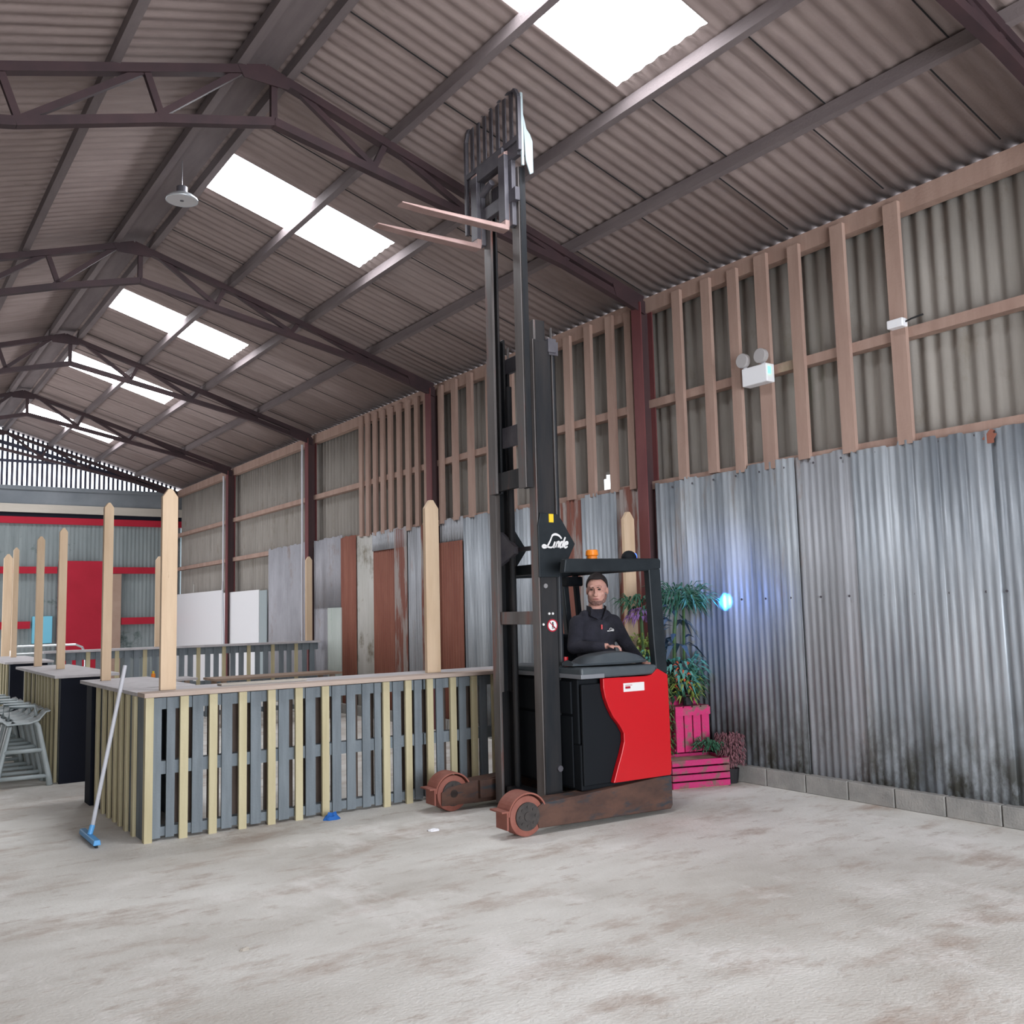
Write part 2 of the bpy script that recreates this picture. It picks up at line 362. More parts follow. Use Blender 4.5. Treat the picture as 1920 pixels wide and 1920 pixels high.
# --- roof trusses
def truss(proto=None):
    g = empty('roof_truss', (RX, Y0, 0))
    t = .075
    def C(name, p, q, w, h): return MB().beam(p, q, w, h).build(name, m_steel, g)
    top = lambda x: (x, 0, roofz(x + RX) - .20)
    Rx, Lx = W - RX, XL - RX
    for x in (Rx - .05, Lx + .05): C('top_chord', (0, 0, roofz(RX) - .05), (x, 0, roofz(x + RX) - .05), .09, t)
    MB().beam((.08, 0, 6.04), (1.06, 0, 5.84), .08, t).beam((1.06, 0, 5.84), (2.12, 0, 5.62), .08, t).beam((2.12, 0, 5.62), (3.3, 0, 5.37), .08, t).beam((3.3, 0, 5.37), (Rx - .05, 0, 5.05), .08, t).build('bottom_chord', m_steel, g)
    MB().beam((.08, 0, 6.04), (-.9, 0, 5.79), .08, t).beam((-.9, 0, 5.79), (-1.95, 0, 5.47), .08, t).beam((-1.95, 0, 5.47), (Lx + .05, 0, 4.98), .08, t).build('bottom_chord', m_steel, g)
    def web(x0, z0, x1, z1): C('web_bar', (x0, 0, z0), (x1, 0, z1), .05, .055)
    web(.08, 6.48, .08, 6.06); web(.25, 6.44, 1.06, 5.88); web(1.06, 5.88, 1.18, 6.14); web(1.25, 6.12, 2.12, 5.66)
    web(2.12, 5.66, 2.24, 5.82); web(2.35, 5.78, 3.28, 5.41); web(3.28, 5.40, 3.36, 5.46)
    web(-.2, 6.44, -.92, 5.81); web(-.88, 5.83, -1.0, 6.17); web(-1.04, 6.16, -1.92, 5.5); web(-1.93, 5.5, -2.06, 5.85); web(-2.1, 5.85, -3.1, 5.3)
    MB().prism([(-.26, -.05, 6.46), (0, -.05, 6.52), (.26, -.05, 6.46), (.2, -.05, 6.36), (-.2, -.05, 6.36)], (0, .012, 0)).build('gusset_plate', m_steel, g)
    MB().prism([(Rx - .5, -.05, 5.27), (Rx - .03, -.05, 5.13), (Rx - .03, -.05, 4.98), (Rx - .45, -.05, 5.12)], (0, .012, 0)).build('gusset_plate', m_steel, g)
    return g
tl = {-1: 'dark steel roof truss nearest the camera, cut by the top right corner', 0: 'dark steel roof truss passing behind the raised forks', 1: 'dark steel roof truss second from the forks, between the second and third rooflight pairs',
      2: 'dark steel roof truss between the third and fourth rooflight pairs', 3: 'dark steel roof truss beyond the fourth rooflight pair', 4: 'dark steel roof truss against the slatted far gable'}
t0 = truss()
for k in (0, -1, 1, 2, 3, 4):
    t = t0 if k == 0 else copy_tree(t0)
    t.location = (RX, Y0 + k * L - (.12 if k == 4 else 0), 0); tag(t, tl[k], 'roof truss', 'roof trusses')
# --- purlins
pl = [(RX - .22, 'ridge purlin on the left of the roof apex'), (RX + .22, 'ridge purlin on the right of the roof apex'), (4.10, 'timber purlin crossing between upper and lower rooflights'),
      (5.20, 'timber purlin just below the lower rooflights, lit along its side'), (6.22, 'timber purlin nearest above the right eaves'),
      (RX - 1.25, 'timber purlin first left of the ridge'), (RX - 2.35, 'timber purlin second left of the ridge'), (RX - 3.37, 'timber purlin nearest the left eaves')]
for x, l_ in pl:
    zc = roofz(x) + .043; sg = 1 if x > RX else -1
    tag(MB().beam((x, YN, zc), (x, YG, zc), .075, .108).build('purlin', m_purlin), l_, 'purlin', 'roof purlins')
tag(MB().beam((RX, YN, roofz(RX) + .055), (RX, YG, roofz(RX) + .055), .30, .02).build('ridge_board', m_purlin), 'dusty board along the roof apex between the two ridge purlins', 'ridge board')
# wall rails
for (z, h, l_) in ((5.10, .17, 'dark brown eaves rail under the roof along the right wall'), (3.965, .09, 'horizontal rail half way up the battens on the right wall'), (3.05, .09, 'lowest horizontal rail along the top of the corrugated sheets')):
    tag(MB().box(W + .01, W + .12, 2.0, YG, z - h / 2, z + h / 2).build('wall_rail', m_batten if z > 5 else m_batten), l_, 'rail', 'rails of the right wall')
# --- vertical battens
bat = [(4.62, .14), (5.17, .135), (5.66, .125), (6.06, .15), (6.43, .12), (6.80, .12), (7.23, .12),
       (8.02, .11), (8.35, .12), (8.75, .12), (9.16, .13), (9.60, .11), (10.42, .13), (10.95, .13), (11.45, .13), (11.88, .13), (12.28, .12),
       (12.72, .13), (13.02, .12), (13.32, .13), (13.62, .12), (13.92, .13), (14.20, .13), (14.48, .12), (14.76, .12), (15.02, .12)]
where = ['first of the bay beside the plain right-hand cladding', 'second from the plain right-hand cladding', 'third from the plain right-hand cladding', 'behind the white emergency lamp', 'just left of the white emergency lamp',
         'second from the column right of the forklift', 'right beside the column right of the forklift', 'left beside the column behind the overhead guard', 'second left of the red column', 'third left of the red column, beside the hole of light', 'fourth left of the red column',
         'fifth left of the red column, right of the mast', 'seen between the mast uprights', 'first left of the mast', 'second left of the mast', 'third left of the mast', 'right beside the middle column',
         'first left of the middle column', 'second left of the middle column', 'third left of the middle column', 'fourth left of the middle column', 'fifth left of the middle column', 'sixth left of the middle column', 'seventh left of the middle column', 'last but one at the left end of the battens', 'last at the left end of the battens']
for (y, w), l_ in zip(bat, where):
    o = MB().box(W - .035, W + .008, y - w / 2, y + w / 2, 3.03 + rnd.uniform(-.03, .03), 5.12 + rnd.uniform(-.03, .02)).build('wall_batten', m_batten)
    tag(o, 'brown vertical batten, ' + l_, 'batten', 'vertical battens on the right wall')

# --- corrugated sheets cladding the lower wall  (y0, y1, z0, z1, material, label)
sh = [(3.14, 3.92, .12, 3.02, m_galv, 'galvanised corrugated sheet at the right edge of the picture'),
      (3.90, 5.16, .13, 3.03, m_galv, 'streaked galvanised sheet right of the dark upright seam'),
      (5.14, 5.80, .14, 3.05, m_galv2, 'narrow corrugated sheet with a brown rust streak'),
      (5.78, 7.66, .15, 3.06, m_galv, 'wide galvanised sheet lit by the blue spot, right of the forklift'),
      (7.86, 8.34, .1, 3.06, m_rustg, 'rusty brown sheet left of the column, behind the pointed post'),
      (8.32, 8.97, .1, 3.05, m_galv, 'galvanised sheet with a rusty mark behind the driver'),
      (8.95, 9.75, .1, 3.04, m_rustg, 'rust and zinc sheet beside the mast plate'),
      (9.73, 10.75, .1, 3.04, m_galv, 'pale blue-grey sheet seen between the mast uprights'),
      (10.73, 11.72, .1, 3.07, m_galv, 'light galvanised sheet left of the mast'),
      (11.70, 12.36, .1, 2.74, m_rust, 'rust red sheet with a grey strip above it, left of the mast'),
      (11.70, 12.36, 2.72, 3.08, m_galv2, 'short grey strip of sheet above the rust red sheet'),
      (12.52, 12.92, .1, 3.04, m_rustg, 'rust streaked sheet right behind the tall pointed post'),
      (12.90, 13.40, .1, 3.05, m_galv2, 'narrow grey sheet between two rusty ones'),
      (13.38, 13.80, .1, 3.06, m_rustg, 'flaking rust and grey sheet'),
      (13.78, 14.58, .1, 2.80, m_rust, 'dull red sheet under a grey strip'),
      (13.38, 14.58, 2.76, 3.07, m_galv2, 'grey strip of sheet over the flaking and dull red sheets'),
      (14.56, 15.25, .1, 3.05, m_pale, 'dirty white flat sheet between two red ones'),
      (15.23, 15.85, .1, 3.09, m_rust, 'plain red sheet left of the dirty white one'),
      (15.83, 17.10, 1.82, 3.12, m_lilac, 'grey sheet over the pale green panel, right of the conduit column'),
      (15.83, 16.45, .1, 1.84, m_green, 'pale green-white panel beside the red sheet'),
      (16.43, 17.10, .1, 1.84, m_lilac, 'grey lower sheet beside the conduit column'),
      (17.26, 18.25, .1, 3.12, m_lilac, 'lilac grey sheet left of the conduit column'),
      (18.23, 19.50, .1, 3.12, m_lilac, 'lilac grey sheet at the left end of the row, by the white board')]
for (a, bb, z0, z1, m, l_) in sh:
    flat = m in (m_pale, m_green)
    ov = .006 * (sh.index((a, bb, z0, z1, m, l_)) % 2)
    o = corr('corrugated_sheet', m, a, bb, z0, z1, W - .012 - ov * 3, amp=.003 if flat else .0075, topj=0 if z1 < 2.9 else .02)
    tag(o, l_, 'corrugated sheet', 'sheets lining the lower right wall')
# nail heads along the middle lap of the near bay
for i, y in enumerate([3.2, 3.55, 3.9, 4.25, 4.6, 4.95, 5.3, 5.65, 6.0, 6.35, 6.7, 7.05, 7.4]):
    pass
# rust patches on the near sheets are stains of their own
def stain(nm, y, z, ry, rz, m, label, seed):
    r = random.Random(seed); pts = []
    for i in range(22):
        a = 2 * pi * i / 22; k = 1 + r.uniform(-.35, .35)
        pts.append((0, ry * k * cos(a), rz * k * sin(a)))
    me = MB().prism([(W - .036, y + p[1], z + p[2]) for p in pts], (.0015, 0, 0))
    return tag(me.build(nm, m), label, 'rust patch')
stain('rust_patch', 3.90, 2.96, .06, .045, m_rust, 'small dark rust patch at the top edge of the sheets, far right', 4)

# --- far gable
struct(corr('wall_far', m_gablesheet, XL, W, 0, 1, 0, amp=.012, pitch=.1, res=4), 'x', 'x')
bpy.data.objects.remove(bpy.data.objects['wall_far'])
g = empty('wall_far', (RX, YG, 0)); struct(g, 'far gable wall of green-grey sheets with a slatted top', 'wall')
n = 360; vs = []
for z in (0, 4.20):
    for i in range(n + 1):
        x = XL - RX + (W + .2 - XL) * i / n; vs.append((x, .05 + .012 * sin(2 * pi * x / .1), z))
MB().add(vs, [(i, i + 1, n + 2 + i, n + 1 + i) for i in range(n)]).build('lower_sheets', m_gablesheet, g, smooth=True)
MB().box(XL - RX, W + .2 - RX, -.03, .05, 4.19, 4.36).build('red_beam', m_redd, g)
MB().box(XL - RX, W + .2 - RX, .02, .08, 4.36, 4.47).build('gap_shade_strip', m_blackpanel, g)  # black strip painting the shade of an open gap under the timber
MB().box(XL - RX, W + .2 - RX, -.05, .05, 4.47, 4.68).build('pale_timber', m_lighttimber, g)
MB().box(XL - RX, W + .2 - RX, .0, .1, 4.68, 5.04).build('concrete_panel', m_lintel, g)
MB().box(XL - RX, W + .2 - RX, -.06, .06, 5.04, 5.14).build('slat_rail', m_lintel, g)
for k in range(78):
    x = XL + .06 + k * .114 - RX
    zt = roofz(x + RX) + RZ - .015
    MB().box(x - .028, x + .028, .0, .02, 5.14, zt).build('gable_slat', m_slat, g)
for (xa, xb) in ((0, W - RX), (0, XL - RX)):
    MB().beam((0, -.04, HR - .30), (xb, -.04, HE - .04), .05, .09).build('slat_rail', m_slat, g)
MB().box(-1.9, 1.9, -.06, -.02, 5.72, 5.79).build('slat_rail', m_slat, g)
# red painted bars, door and board on the gable
tag(MB().box(4.36, 5.42, YG - .16, YG - .08, .0, 3.25).build('sliding_door', m_redd, bevel=.01), 'big crimson sliding door on the far gable', 'door')
tag(MB().box(5.44, 5.88, YG - .12, YG - .06, .0, 2.92).build('brown_board', m_ply), 'brown upright board right of the crimson door', 'board')
for (xa, xb, z0, z1, l_) in ((5.44, 7.2, 2.93, 3.10, 'crimson bar on the gable, upper right of the door'), (5.90, 7.2, 1.60, 1.78, 'crimson bar on the gable, lower right of the door'),
                             (2.6, 4.34, 2.93, 3.10, 'crimson bar on the gable, upper left of the door'), (2.6, 3.75, 1.56, 1.74, 'crimson bar on the gable, lower left of the door')):
    tag(MB().box(xa, xb, YG - .10, YG - .04, z0, z1).build('red_bar', m_redd), l_, 'bar', 'crimson bars on the far gable')
tag(MB().box(3.80, 4.26, YG - .10, YG + .034, 1.18, 1.86).build('hanging_cloth', m_bluebox, bevel=.02), 'pale blue cloth hanging on the far gable, left of the crimson door', 'cloth')
# white boards on the right wall far end
tag(MB().box(W - .06, W - .035, 22.42, 26.4, .1, 2.36).build('white_board', m_white), 'white board on the far right wall, left of the conduit', 'board', 'white boards')
tag(MB().box(W - .06, W - .035, 19.95, 22.40, .1, 2.29).build('white_board', m_white), 'white board on the far right wall, right of the conduit', 'board', 'white boards')
tag(MB().box(W - .05, W - .03, 19.52, 19.93, .1, 2.27).build('pale_board', m_bluegrey), 'narrow pale grey board at the right end of the white boards', 'board')
# conduits
for y, zb, l_, kx in ((Y0 + 2 * L + .12, 1.2, 'white conduit running down the column left of the red sheets', 0), (Y0 + 3 * L + .12, 1.1, 'white conduit down the far column and over the white boards', .12)):
    pts = [(W - .17, y, 5.0), (W - .17, y, 2.55), (W - .14, y + kx, 2.38), (W - .10, y + kx, zb)] if kx else [(W - .17, y, 5.0), (W - .17, y, zb)]
    g = empty('wall_conduit', (0, 0, 0)); tag(g, l_, 'conduit', 'white conduits')
    MB().tube(pts, .022).build('pipe', m_pipe, g); MB().box(pts[-1][0] - .04, pts[-1][0] + .05, pts[-1][1] - .05, pts[-1][1] + .05, zb - .12, zb).build('socket_box', m_darkgrey, g, bevel=.01)

# ================================================================== PALLET BOOTHS
def pallet_slats(b, xs, y, z0, z1, t=.018):
    for a, c in xs: b.box(a, c, y - t / 2, y + t / 2, z0, z1)
g = empty('pallet_fence', (1.95, 7.82, 0)); tag(g, 'long grey and yellow pallet fence with a ledge, in front of the forklift mast', 'fence')
X = lambda v: v - 1.95
gs = [(1.965, 2.06), (2.10, 2.165), (2.30, 2.385), (2.535, 2.62), (2.775, 2.862), (3.015, 3.105), (3.255, 3.343), (3.498, 3.58), (3.635, 3.718), (3.785, 3.862), (3.905, 3.968), (4.09, 4.17), (4.31, 4.385), (4.54, 4.615), (4.79, 4.865), (5.02, 5.10)]
k = 5.25
while k < 7.0: gs.append((k, k + .085)); k += .235
for (a, c) in ((1.95, 3.17), (3.19, 4.40), (4.42, 5.63), (5.65, 6.86)):
    b = MB(); pallet_slats(b, [(X(max(p, a)), X(min(q, c))) for p, q in gs if q > a + .01 and p < c - .01], .03, .02, 1.09)
    b.box(X(a), X(c), .04, .13, .03, .10); b.box(X(a), X(c), .04, .13, .50, .60); b.box(X(a), X(c), .04, .13, 1.0, 1.09)
    kk = a + .03
    b3 = MB()
    while kk < c: b3.box(X(kk), X(kk) + .095, .132, .150, .02, 1.09); kk += .158
    b3.build('pallet_back', m_back, g, label='dark brown boards behind the gaps')
    b.build('pallet', m_greywood, g)
for x in [2.228, 2.458, 2.70, 2.945, 3.185, 3.425, 4.01, 4.235, 4.46, 4.71, 4.945, 5.18, 5.42, 5.66]:
    MB().box(X(x) - .032, X(x) + .032, -.008, .020, .0, 1.095).build('yellow_batten', m_yelwood, g, label='pale yellow treated batten')
MB().box(-.02, .04, -.015, .045, 0, 1.10).build('corner_batten', m_yelwood, g)
MB().box(-.04, 5.10, -.05, .17, 1.10, 1.135).build('ledge', m_ledgef, g, bevel=.004)
MB().box(-.04, 5.10, .18, .42, 1.10, 1.130).build('ledge', m_ledge, g, bevel=.004)
MB().box(-.04, 5.10, .43, .66, 1.10, 1.130).build('ledge', m_ledge, g, bevel=.004)

def pier(name, x0, y0, y1, wd, label, slats, black=True):
    g = empty(name, (x0, y0, 0)); tag(g, label, 'counter', 'pallet piers at the booth entrances'); Ln = y1 - y0
    b = MB(); b.box(.03, .06, .03, Ln - .03, .0, 1.1); b.box(wd - .05, wd - .02, .03, Ln - .03, 0, 1.1); b.build('grey_backing', m_greywood, g)
    for y in slats:
        MB().box(-.005, .022, y - y0 - .034, y - y0 + .034, 0, 1.095).build('yellow_batten', m_yelwood, g)
    if black:
        MB().box(.02, wd, -.02, .012, .0, 1.1).build('black_end_panel', m_blackpanel, g, label='black board closing the end')
    MB().box(.03, wd - .02, Ln - .03, Ln, 0, 1.1).build('far_end_panel', m_blackpanel, g)
    MB().box(-.05, wd + .08, -.06 if black else -.015, Ln + .12, 1.105, 1.137).build('counter_top', m_ledge, g, bevel=.004)
    return g
p1 = pier('pallet_pier', 1.93, 8.50, 9.98, .50, 'pallet pier with the squeegee leaning on it, at the left end of the long fence', [8.63, 8.83, 9.05, 9.28, 9.55], black=False)
MB().box(-.012, .03, 1.24, 1.47, 0, 1.1).build('black_end_panel', m_blackpanel, p1)
p1.location.y = 8.50
for y in (8.16, 8.40): MB().box(-.03, -.004, y - 7.82 - .034, y - 7.82 + .034, 0, 1.095).build('yellow_batten', m_yelwood, g)
MB().box(-.002, .03, .06, .66, 0, 1.09).build('side_backing', m_greywood, g)
pier('pallet_pier', 1.885, 11.26, 13.95, .52, 'pallet pier with a black end panel, right beside the stacked high chairs', [11.42, 11.68, 11.93, 12.12, 12.33, 12.52, 12.70, 13.0, 13.32, 13.61])
pier('pallet_pier', 1.98, 15.9, 18.6, .52, 'farther pallet pier with a black end panel, at the left edge of the picture', [16.1, 16.4, 16.7, 17.0, 17.4, 17.8, 18.2])
# back fence
g = empty('pallet_fence', (2.60, 16.7, 0)); tag(g, 'far pallet fence across the hall, in front of the white boards', 'fence')
b = MB(); b2 = MB(); k = 0; x = 0
while x < 4.5:
    (b2 if k % 3 == 1 else b).box(x, x + (.065 if k % 3 == 1 else .088), -.01, .01, .03, 1.21); x += .147; k += 1
b.box(0, 4.58, .012, .09, .04, .12); b.box(0, 4.58, .012, .09, .55, .64); b.box(0, 4.58, .012, .09, 1.09, 1.21)
b.build('grey_slats', m_greywood, g); b2.build('yellow_slats', m_yelwood, g, label='pale yellow slats')
MB().box(-.04, 4.60, -.06, .16, 1.215, 1.25).build('ledge', m_ledge, g)
# upright pointed posts
def post(x, y, z0, z1, w, t, label):
    b = MB(); h = w * .55
    b.prism([(x - w / 2, y - t / 2, z0), (x + w / 2, y - t / 2, z0), (x + w / 2, y - t / 2, z1 - h), (x + w * .12, y - t / 2, z1), (x - w * .12, y - t / 2, z1), (x - w / 2, y - t / 2, z1 - h)], (0, t, 0))
    return tag(b.build('timber_post', m_post, bevel=.003), label, 'post', 'pale pointed posts on the booth ledges')
post(2.17, 8.10, 1.131, 2.78, .125, .05, 'pale pointed post nearest the camera, wide, on the corner of the long ledge')
post(4.66, 8.10, 1.131, 2.80, .15, .05, 'pale pointed post on the long ledge left of the forklift mast')
post(7.06, 7.92, 0, 2.76, .15, .05, 'pale pointed post behind the overhead guard of the forklift')
post(2.05, 9.80, 1.138, 2.84, .085, .06, 'narrow pale post on the first pier, left of the widest post')
post(2.15, 12.75, 1.138, 2.85, .09, .06, 'narrow pale post on the nearer end of the second pier')
post(2.065, 13.85, 1.138, 2.83, .09, .06, 'narrow pale post on the far end of the second pier')
post(2.31, 18.0, 1.138, 2.97, .085, .06, 'narrow pale post on the farthest pier')
post(2.46, 20.2, 0, 3.0, .15, .05, 'wide orange-toned pointed post nearest the left edge of the picture')
post(7.02, 16.76, 1.251, 2.80, .12, .05, 'pale pointed post at the right end of the far fence')
post(4.33, 16.76, 1.251, 2.77, .12, .05, 'pale pointed post on the far fence, half hidden behind the widest post')
# tables inside the booths
def table(x0, x1, y0, y1, h, m, label, grp='tables inside the booths'):
    g = empty('booth_table', ((x0 + x1) / 2, (y0 + y1) / 2, 0)); tag(g, label, 'table', grp); a = (x1 - x0) / 2; c = (y1 - y0) / 2
    b = MB(); n = 4
    for i in range(n): b.box(-a, a, -c + i * 2 * c / n + .004, -c + (i + 1) * 2 * c / n - .004, h - .035, h)
    b.build('table_top', m, g)
    for sx in (-1, 1):
        for sy in (-1, 1): MB().box(sx * (a - .15) - .035, sx * (a - .15) + .035, sy * (c - .08) - .035, sy * (c - .08) + .035, 0, h - .035).build('leg', m_table, g)
    return g
table(4.75, 6.88, 15.0, 15.65, .76, m_table, 'brown plank table in front of the far fence')
table(3.95, 4.68, 15.7, 16.3, .76, m_ledge, 'pale topped table in front of the far fence, left of the brown one')
for x, l_ in ((4.05, 'left one of two small orange bottles on the pale table'), (4.27, 'right one of two small orange bottles on the pale table')):
    g = empty('orange_bottle', (x, 15.95, .76)); tag(g, l_, 'bottle', 'small orange bottles')
    MB().cyl((0, 0, 0), (0, 0, .09), .032).build('bottle_body', m_orange, g, smooth=False); MB().cyl((0, 0, .09), (0, 0, .13), .018).build('cap', m_yellow, g)
# loose plank on the ledge
tag(MB().box(2.62, 3.38, 8.12, 8.24, 1.132, 1.148).build('loose_plank', m_lighttimber), 'thin pale plank lying on the long ledge near the widest post', 'plank')
# aluminium rail left
g = empty('tube_barrier', (2.9, 19.0, 0)); tag(g, 'silver tube barrier standing far behind the narrow posts', 'barrier')
MB().tube([(-.5, 0, 0), (-.5, 0, 1.22), (-.4, 0, 1.29), (.55, 0, 1.29), (.66, 0, 1.24), (.72, 0, 1.1), (.72, 0, 0)], .02).build('tube_frame', m_alu, g)
MB().tube([(-.5, 0, 1.16), (.71, 0, 1.16)], .014).build('middle_tube', m_alu, g)

# stacked high chairs
def high_chair():
    g = empty('high_chair', (0, 0, 0))
    for s in (-1, 1):
        for yy in (0, .30):
            MB().tube([(s * .255, yy * 1.15 - .02, .0), (s * .24, yy * 1.1 - .01, .10), (s * .135, yy, .62), (s * .10, yy, .68)], [.034, .03, .024, .022]).build('leg', m_plast, g, smooth=True)
    for z, w in ((.10, .235), (.37, .185)):
        MB().tube([(-w, -.01, z), (w, -.01, z)], .022).build('crossbar', m_plast, g, smooth=True)
    b = MB()
    prof = [(-.26, .70), (-.20, .70), (-.15, .66), (.05, .665), (.13, .69), (.20, .77), (.245, .78), (.245, .765), (.205, .755), (.14, .672), (.05, .645), (-.16, .64), (-.21, .685), (-.26, .685)]
    b.prism([(x, -.03, z) for x, z in prof], (0, .36, 0)); b.build('seat_shell', m_plast, g, bevel=.006)
    MB().tube([(-.13, .32, .66), (-.12, .36, .80), (.12, .36, .80), (.14, .32, .70)], .018).build('back_rim', m_plast, g, smooth=True)
    return g
hc0 = high_chair()
hl = ['grey plastic high chair nearest the camera, front of its nested row', 'grey plastic high chair second in the nested row', 'grey plastic high chair third in the nested row', 'grey plastic high chair fourth in the nested row',
      'grey plastic high chair first of the back pair', 'grey plastic high chair last of the back pair']
for i, (x, y) in enumerate([(1.57, 11.30), (1.56, 11.68), (1.56, 12.06), (1.55, 12.44), (1.53, 12.95), (1.53, 13.35)]):
    o = hc0 if i == 0 else copy_tree(hc0); o.location = (x, y, 0); o.rotation_euler.z = radians(-4); tag(o, hl[i], 'high chair', 'grey plastic high chairs')

# squeegee
g = empty('floor_squeegee', (1.615, 8.17, 0)); tag(g, 'blue floor squeegee with a white handle, leaning on the pallet pier', 'squeegee')
MB().prism([(-.028, -.27, .02), (.028, -.27, .02), (.022, -.27, .06), (-.022, -.27, .06)], (0, .54, 0)).build('squeegee_head', m_sq, g, bevel=.006)
MB().box(-.008, .008, -.26, .26, 0, .022).build('rubber_blade', m_blackrubber, g)
MB().cyl((.0, .0, .055), (.022, .018, .12), .020).build('socket', m_sq, g)
MB().tube([(.018, .014, .10), (.255, .215, 1.14), (.296, .25, 1.33)], .0165).build('handle', m_pipe, g, smooth=True, label='white tube handle')
# litter on the floor
def lump(name, x, y, r, h, m, label, cat, seed):
    rd = random.Random(seed); b = MB(); n = 14; vs = [(x, y, h)]; fs = []
    for j, (rr_, hh) in enumerate(((.45, .85), (.8, .5), (1.0, .0))):
        for i in range(n):
            a = 2 * pi * i / n; q = r * rr_ * (1 + rd.uniform(-.3, .3)); vs.append((x + q * cos(a) * 1.4, y + q * sin(a), max(0, h * hh * (1 + rd.uniform(-.5, .4))) + (.001 if hh == 0 else 0)))
    for i in range(n): fs.append((0, 1 + i, 1 + (i + 1) % n))
    for j in range(2):
        for i in range(n): a = 1 + j * n; fs.append((a + i, a + n + i, a + n + (i + 1) % n, a + (i + 1) % n))
    fs.append(tuple(1 + 2 * n + i for i in range(n))[::-1])
    return tag(b.add(vs, fs).build(name, m), label, cat)
lump('blue_rag', 3.41, 7.66, .045, .055, m_cloth, 'crumpled bright blue rag on the floor at the foot of the fence', 'rag', 2)
lump('paper_scrap', 3.85, 6.73, .035, .02, m_paper, 'crumpled white paper scrap on the floor left of the forklift wheel', 'litter', 3)
lump('wood_chip', 1.745, 5.02, .020, .012, m_lighttimber, 'small pale wood chip on the open floor', 'litter', 5)
lump('paper_scrap', 1.95, 3.55, .010, .008, m_paper, 'tiny white scrap on the foreground floor', 'litter', 6)

# ================================================================== THINGS ON THE WALL
g = empty('emergency_light', (W - .10, 6.095, 3.92)); tag(g, 'white emergency lamp with two round heads on a batten', 'lamp')
MB().box(-.055, .06, -.155, .155, -.095, .085).build('case', m_white, g, bevel=.01)
for yy, l_ in ((.135, 'left'), (-.09, 'right')):
    h = MB().cyl((-.075, yy, .165), (-.02, yy, .165), .072, 20).build('lamp_head', m_cream, g, bevel=.006)
    MB().cyl((-.01, yy, .08), (-.03, yy, .12), .02, 8).build('neck', m_white, g)
MB().box(-.04, .0, -.163, -.157, -.02, .05).build('indicator', m_green_led, g, label='glowing green indicator')
g = empty('security_light', (W - .06, 4.60, 4.04)); tag(g, 'small white lamp on the rail at the right, with a dark cable', 'lamp')
MB().box(-.05, .03, -.075, .075, -.04, .035).build('case', m_white, g, bevel=.01)
MB().tube([(0, -.07, 0), (-.01, -.14, .01), (.03, -.22, .03)], .008).build('cable', m_blackrubber, g)
g = empty('high_bay_lamp', (RX - .12, 9.87, 6.08)); tag(g, 'round dish lamp hanging under the roof ridge', 'lamp')
b = MB(); n = 28
prof = [(.05, .07), (.12, .055), (.16, .02), (.165, .0), (.15, .004)]
vs = [(r * cos(2 * pi * i / n), r * sin(2 * pi * i / n), z) for r, z in prof for i in range(n)]
b.add(vs, [(k * n + i, k * n + (i + 1) % n, (k + 1) * n + (i + 1) % n, (k + 1) * n + i) for k in range(len(prof) - 1) for i in range(n)])
b.build('reflector', m_alu, g, smooth=True)
MB().cyl((0, 0, .0), (0, 0, .008), .15, 28).build('diffuser', m_lampdisc, g); MB().cyl((0, 0, -.004), (0, 0, 0), .02, 12).build('sensor', m_darkgrey, g)
MB().cyl((0, 0, .06), (0, 0, .15), .055, 16).build('driver_box', m_darkgrey, g); MB().tube([(0, 0, .15), (0, 0, .44)], .006).build('hook', m_chrome, g)

# ================================================================== REACH TRUCK   local x: backwards, y: away from the camera
TR = radians(-2.8); TB = Vector((4.234, 6.069, 0))
T = empty('reach_truck', TB, TR)
tag(T, 'red and black reach forklift with its mast raised to the roof and rusty support legs', 'forklift')
def P(name, b, m, **k): return b.build(name, m, T, **k)
for v in (.0, 1.18):
    poly = [(.16, v, .05), (1.48, v, .03), (1.5, v, .06), (1.5, v, .30), (1.35, v, .30), (.62, v, .255), (.20, v, .235), (.12, v, .19)]
    leg = P('support_leg', MB().prism(poly, (0, .17, 0)), m_leg, bevel=.008)
    w = P('load_wheel', MB().cyl((.06, v + .01, .152), (.06, v + .16, .152), .152, 36), m_wheel, bevel=.012, auto=True)
    hb = MB().cyl((.06, v - .004, .152), (.06, v + .012, .152), .105, 28); hb.cyl((.06, v - .012, .152), (.06, v, .152), .035, 16)
    for i in range(8): a = i * pi / 4; hb.cyl((.06 + .07 * cos(a), v - .010, .152 + .07 * sin(a)), (.06 + .07 * cos(a), v, .152 + .07 * sin(a)), .011, 8)
    hb.build('hub', m_hub, w)
    vs = []; n = 16
    for i in range(n + 1):
        a = radians(25 + 150 * i / n)
        for rr_ in (.165, .177):
            for yy in (v - .005, v + .175): vs.append((.06 + rr_ * cos(a), yy, .152 + rr_ * sin(a)))
    fs = []
    for i in range(n):
        a = 4 * i; fs += [(a, a + 1, a + 5, a + 4), (a + 2, a + 6, a + 7, a + 3), (a, a + 4, a + 6, a + 2), (a + 1, a + 3, a + 7, a + 5)]
    fs += [(0, 2, 3, 1), (4 * n, 4 * n + 1, 4 * n + 3, 4 * n + 2)]
    f = MB().add(vs, fs); f.box(-.17, -.11, v - .005, v + .175, .20, .212); f.box(-.125, -.11, v + .0, v + .16, .07, .20)
    P('wheel_fender', f, m_wheel)
P('support_leg_plate', MB().prism([(-.06, 1.168, .06), (.30, 1.168, .05), (.30, 1.168, .24), (.0, 1.168, .21), (-.06, 1.168, .17)], (0, .010, 0)), m_leg, bevel=.004)
P('rear_frame', MB().box(1.36, 1.50, .171, 1.179, .04, .29), m_leg, bevel=.008)
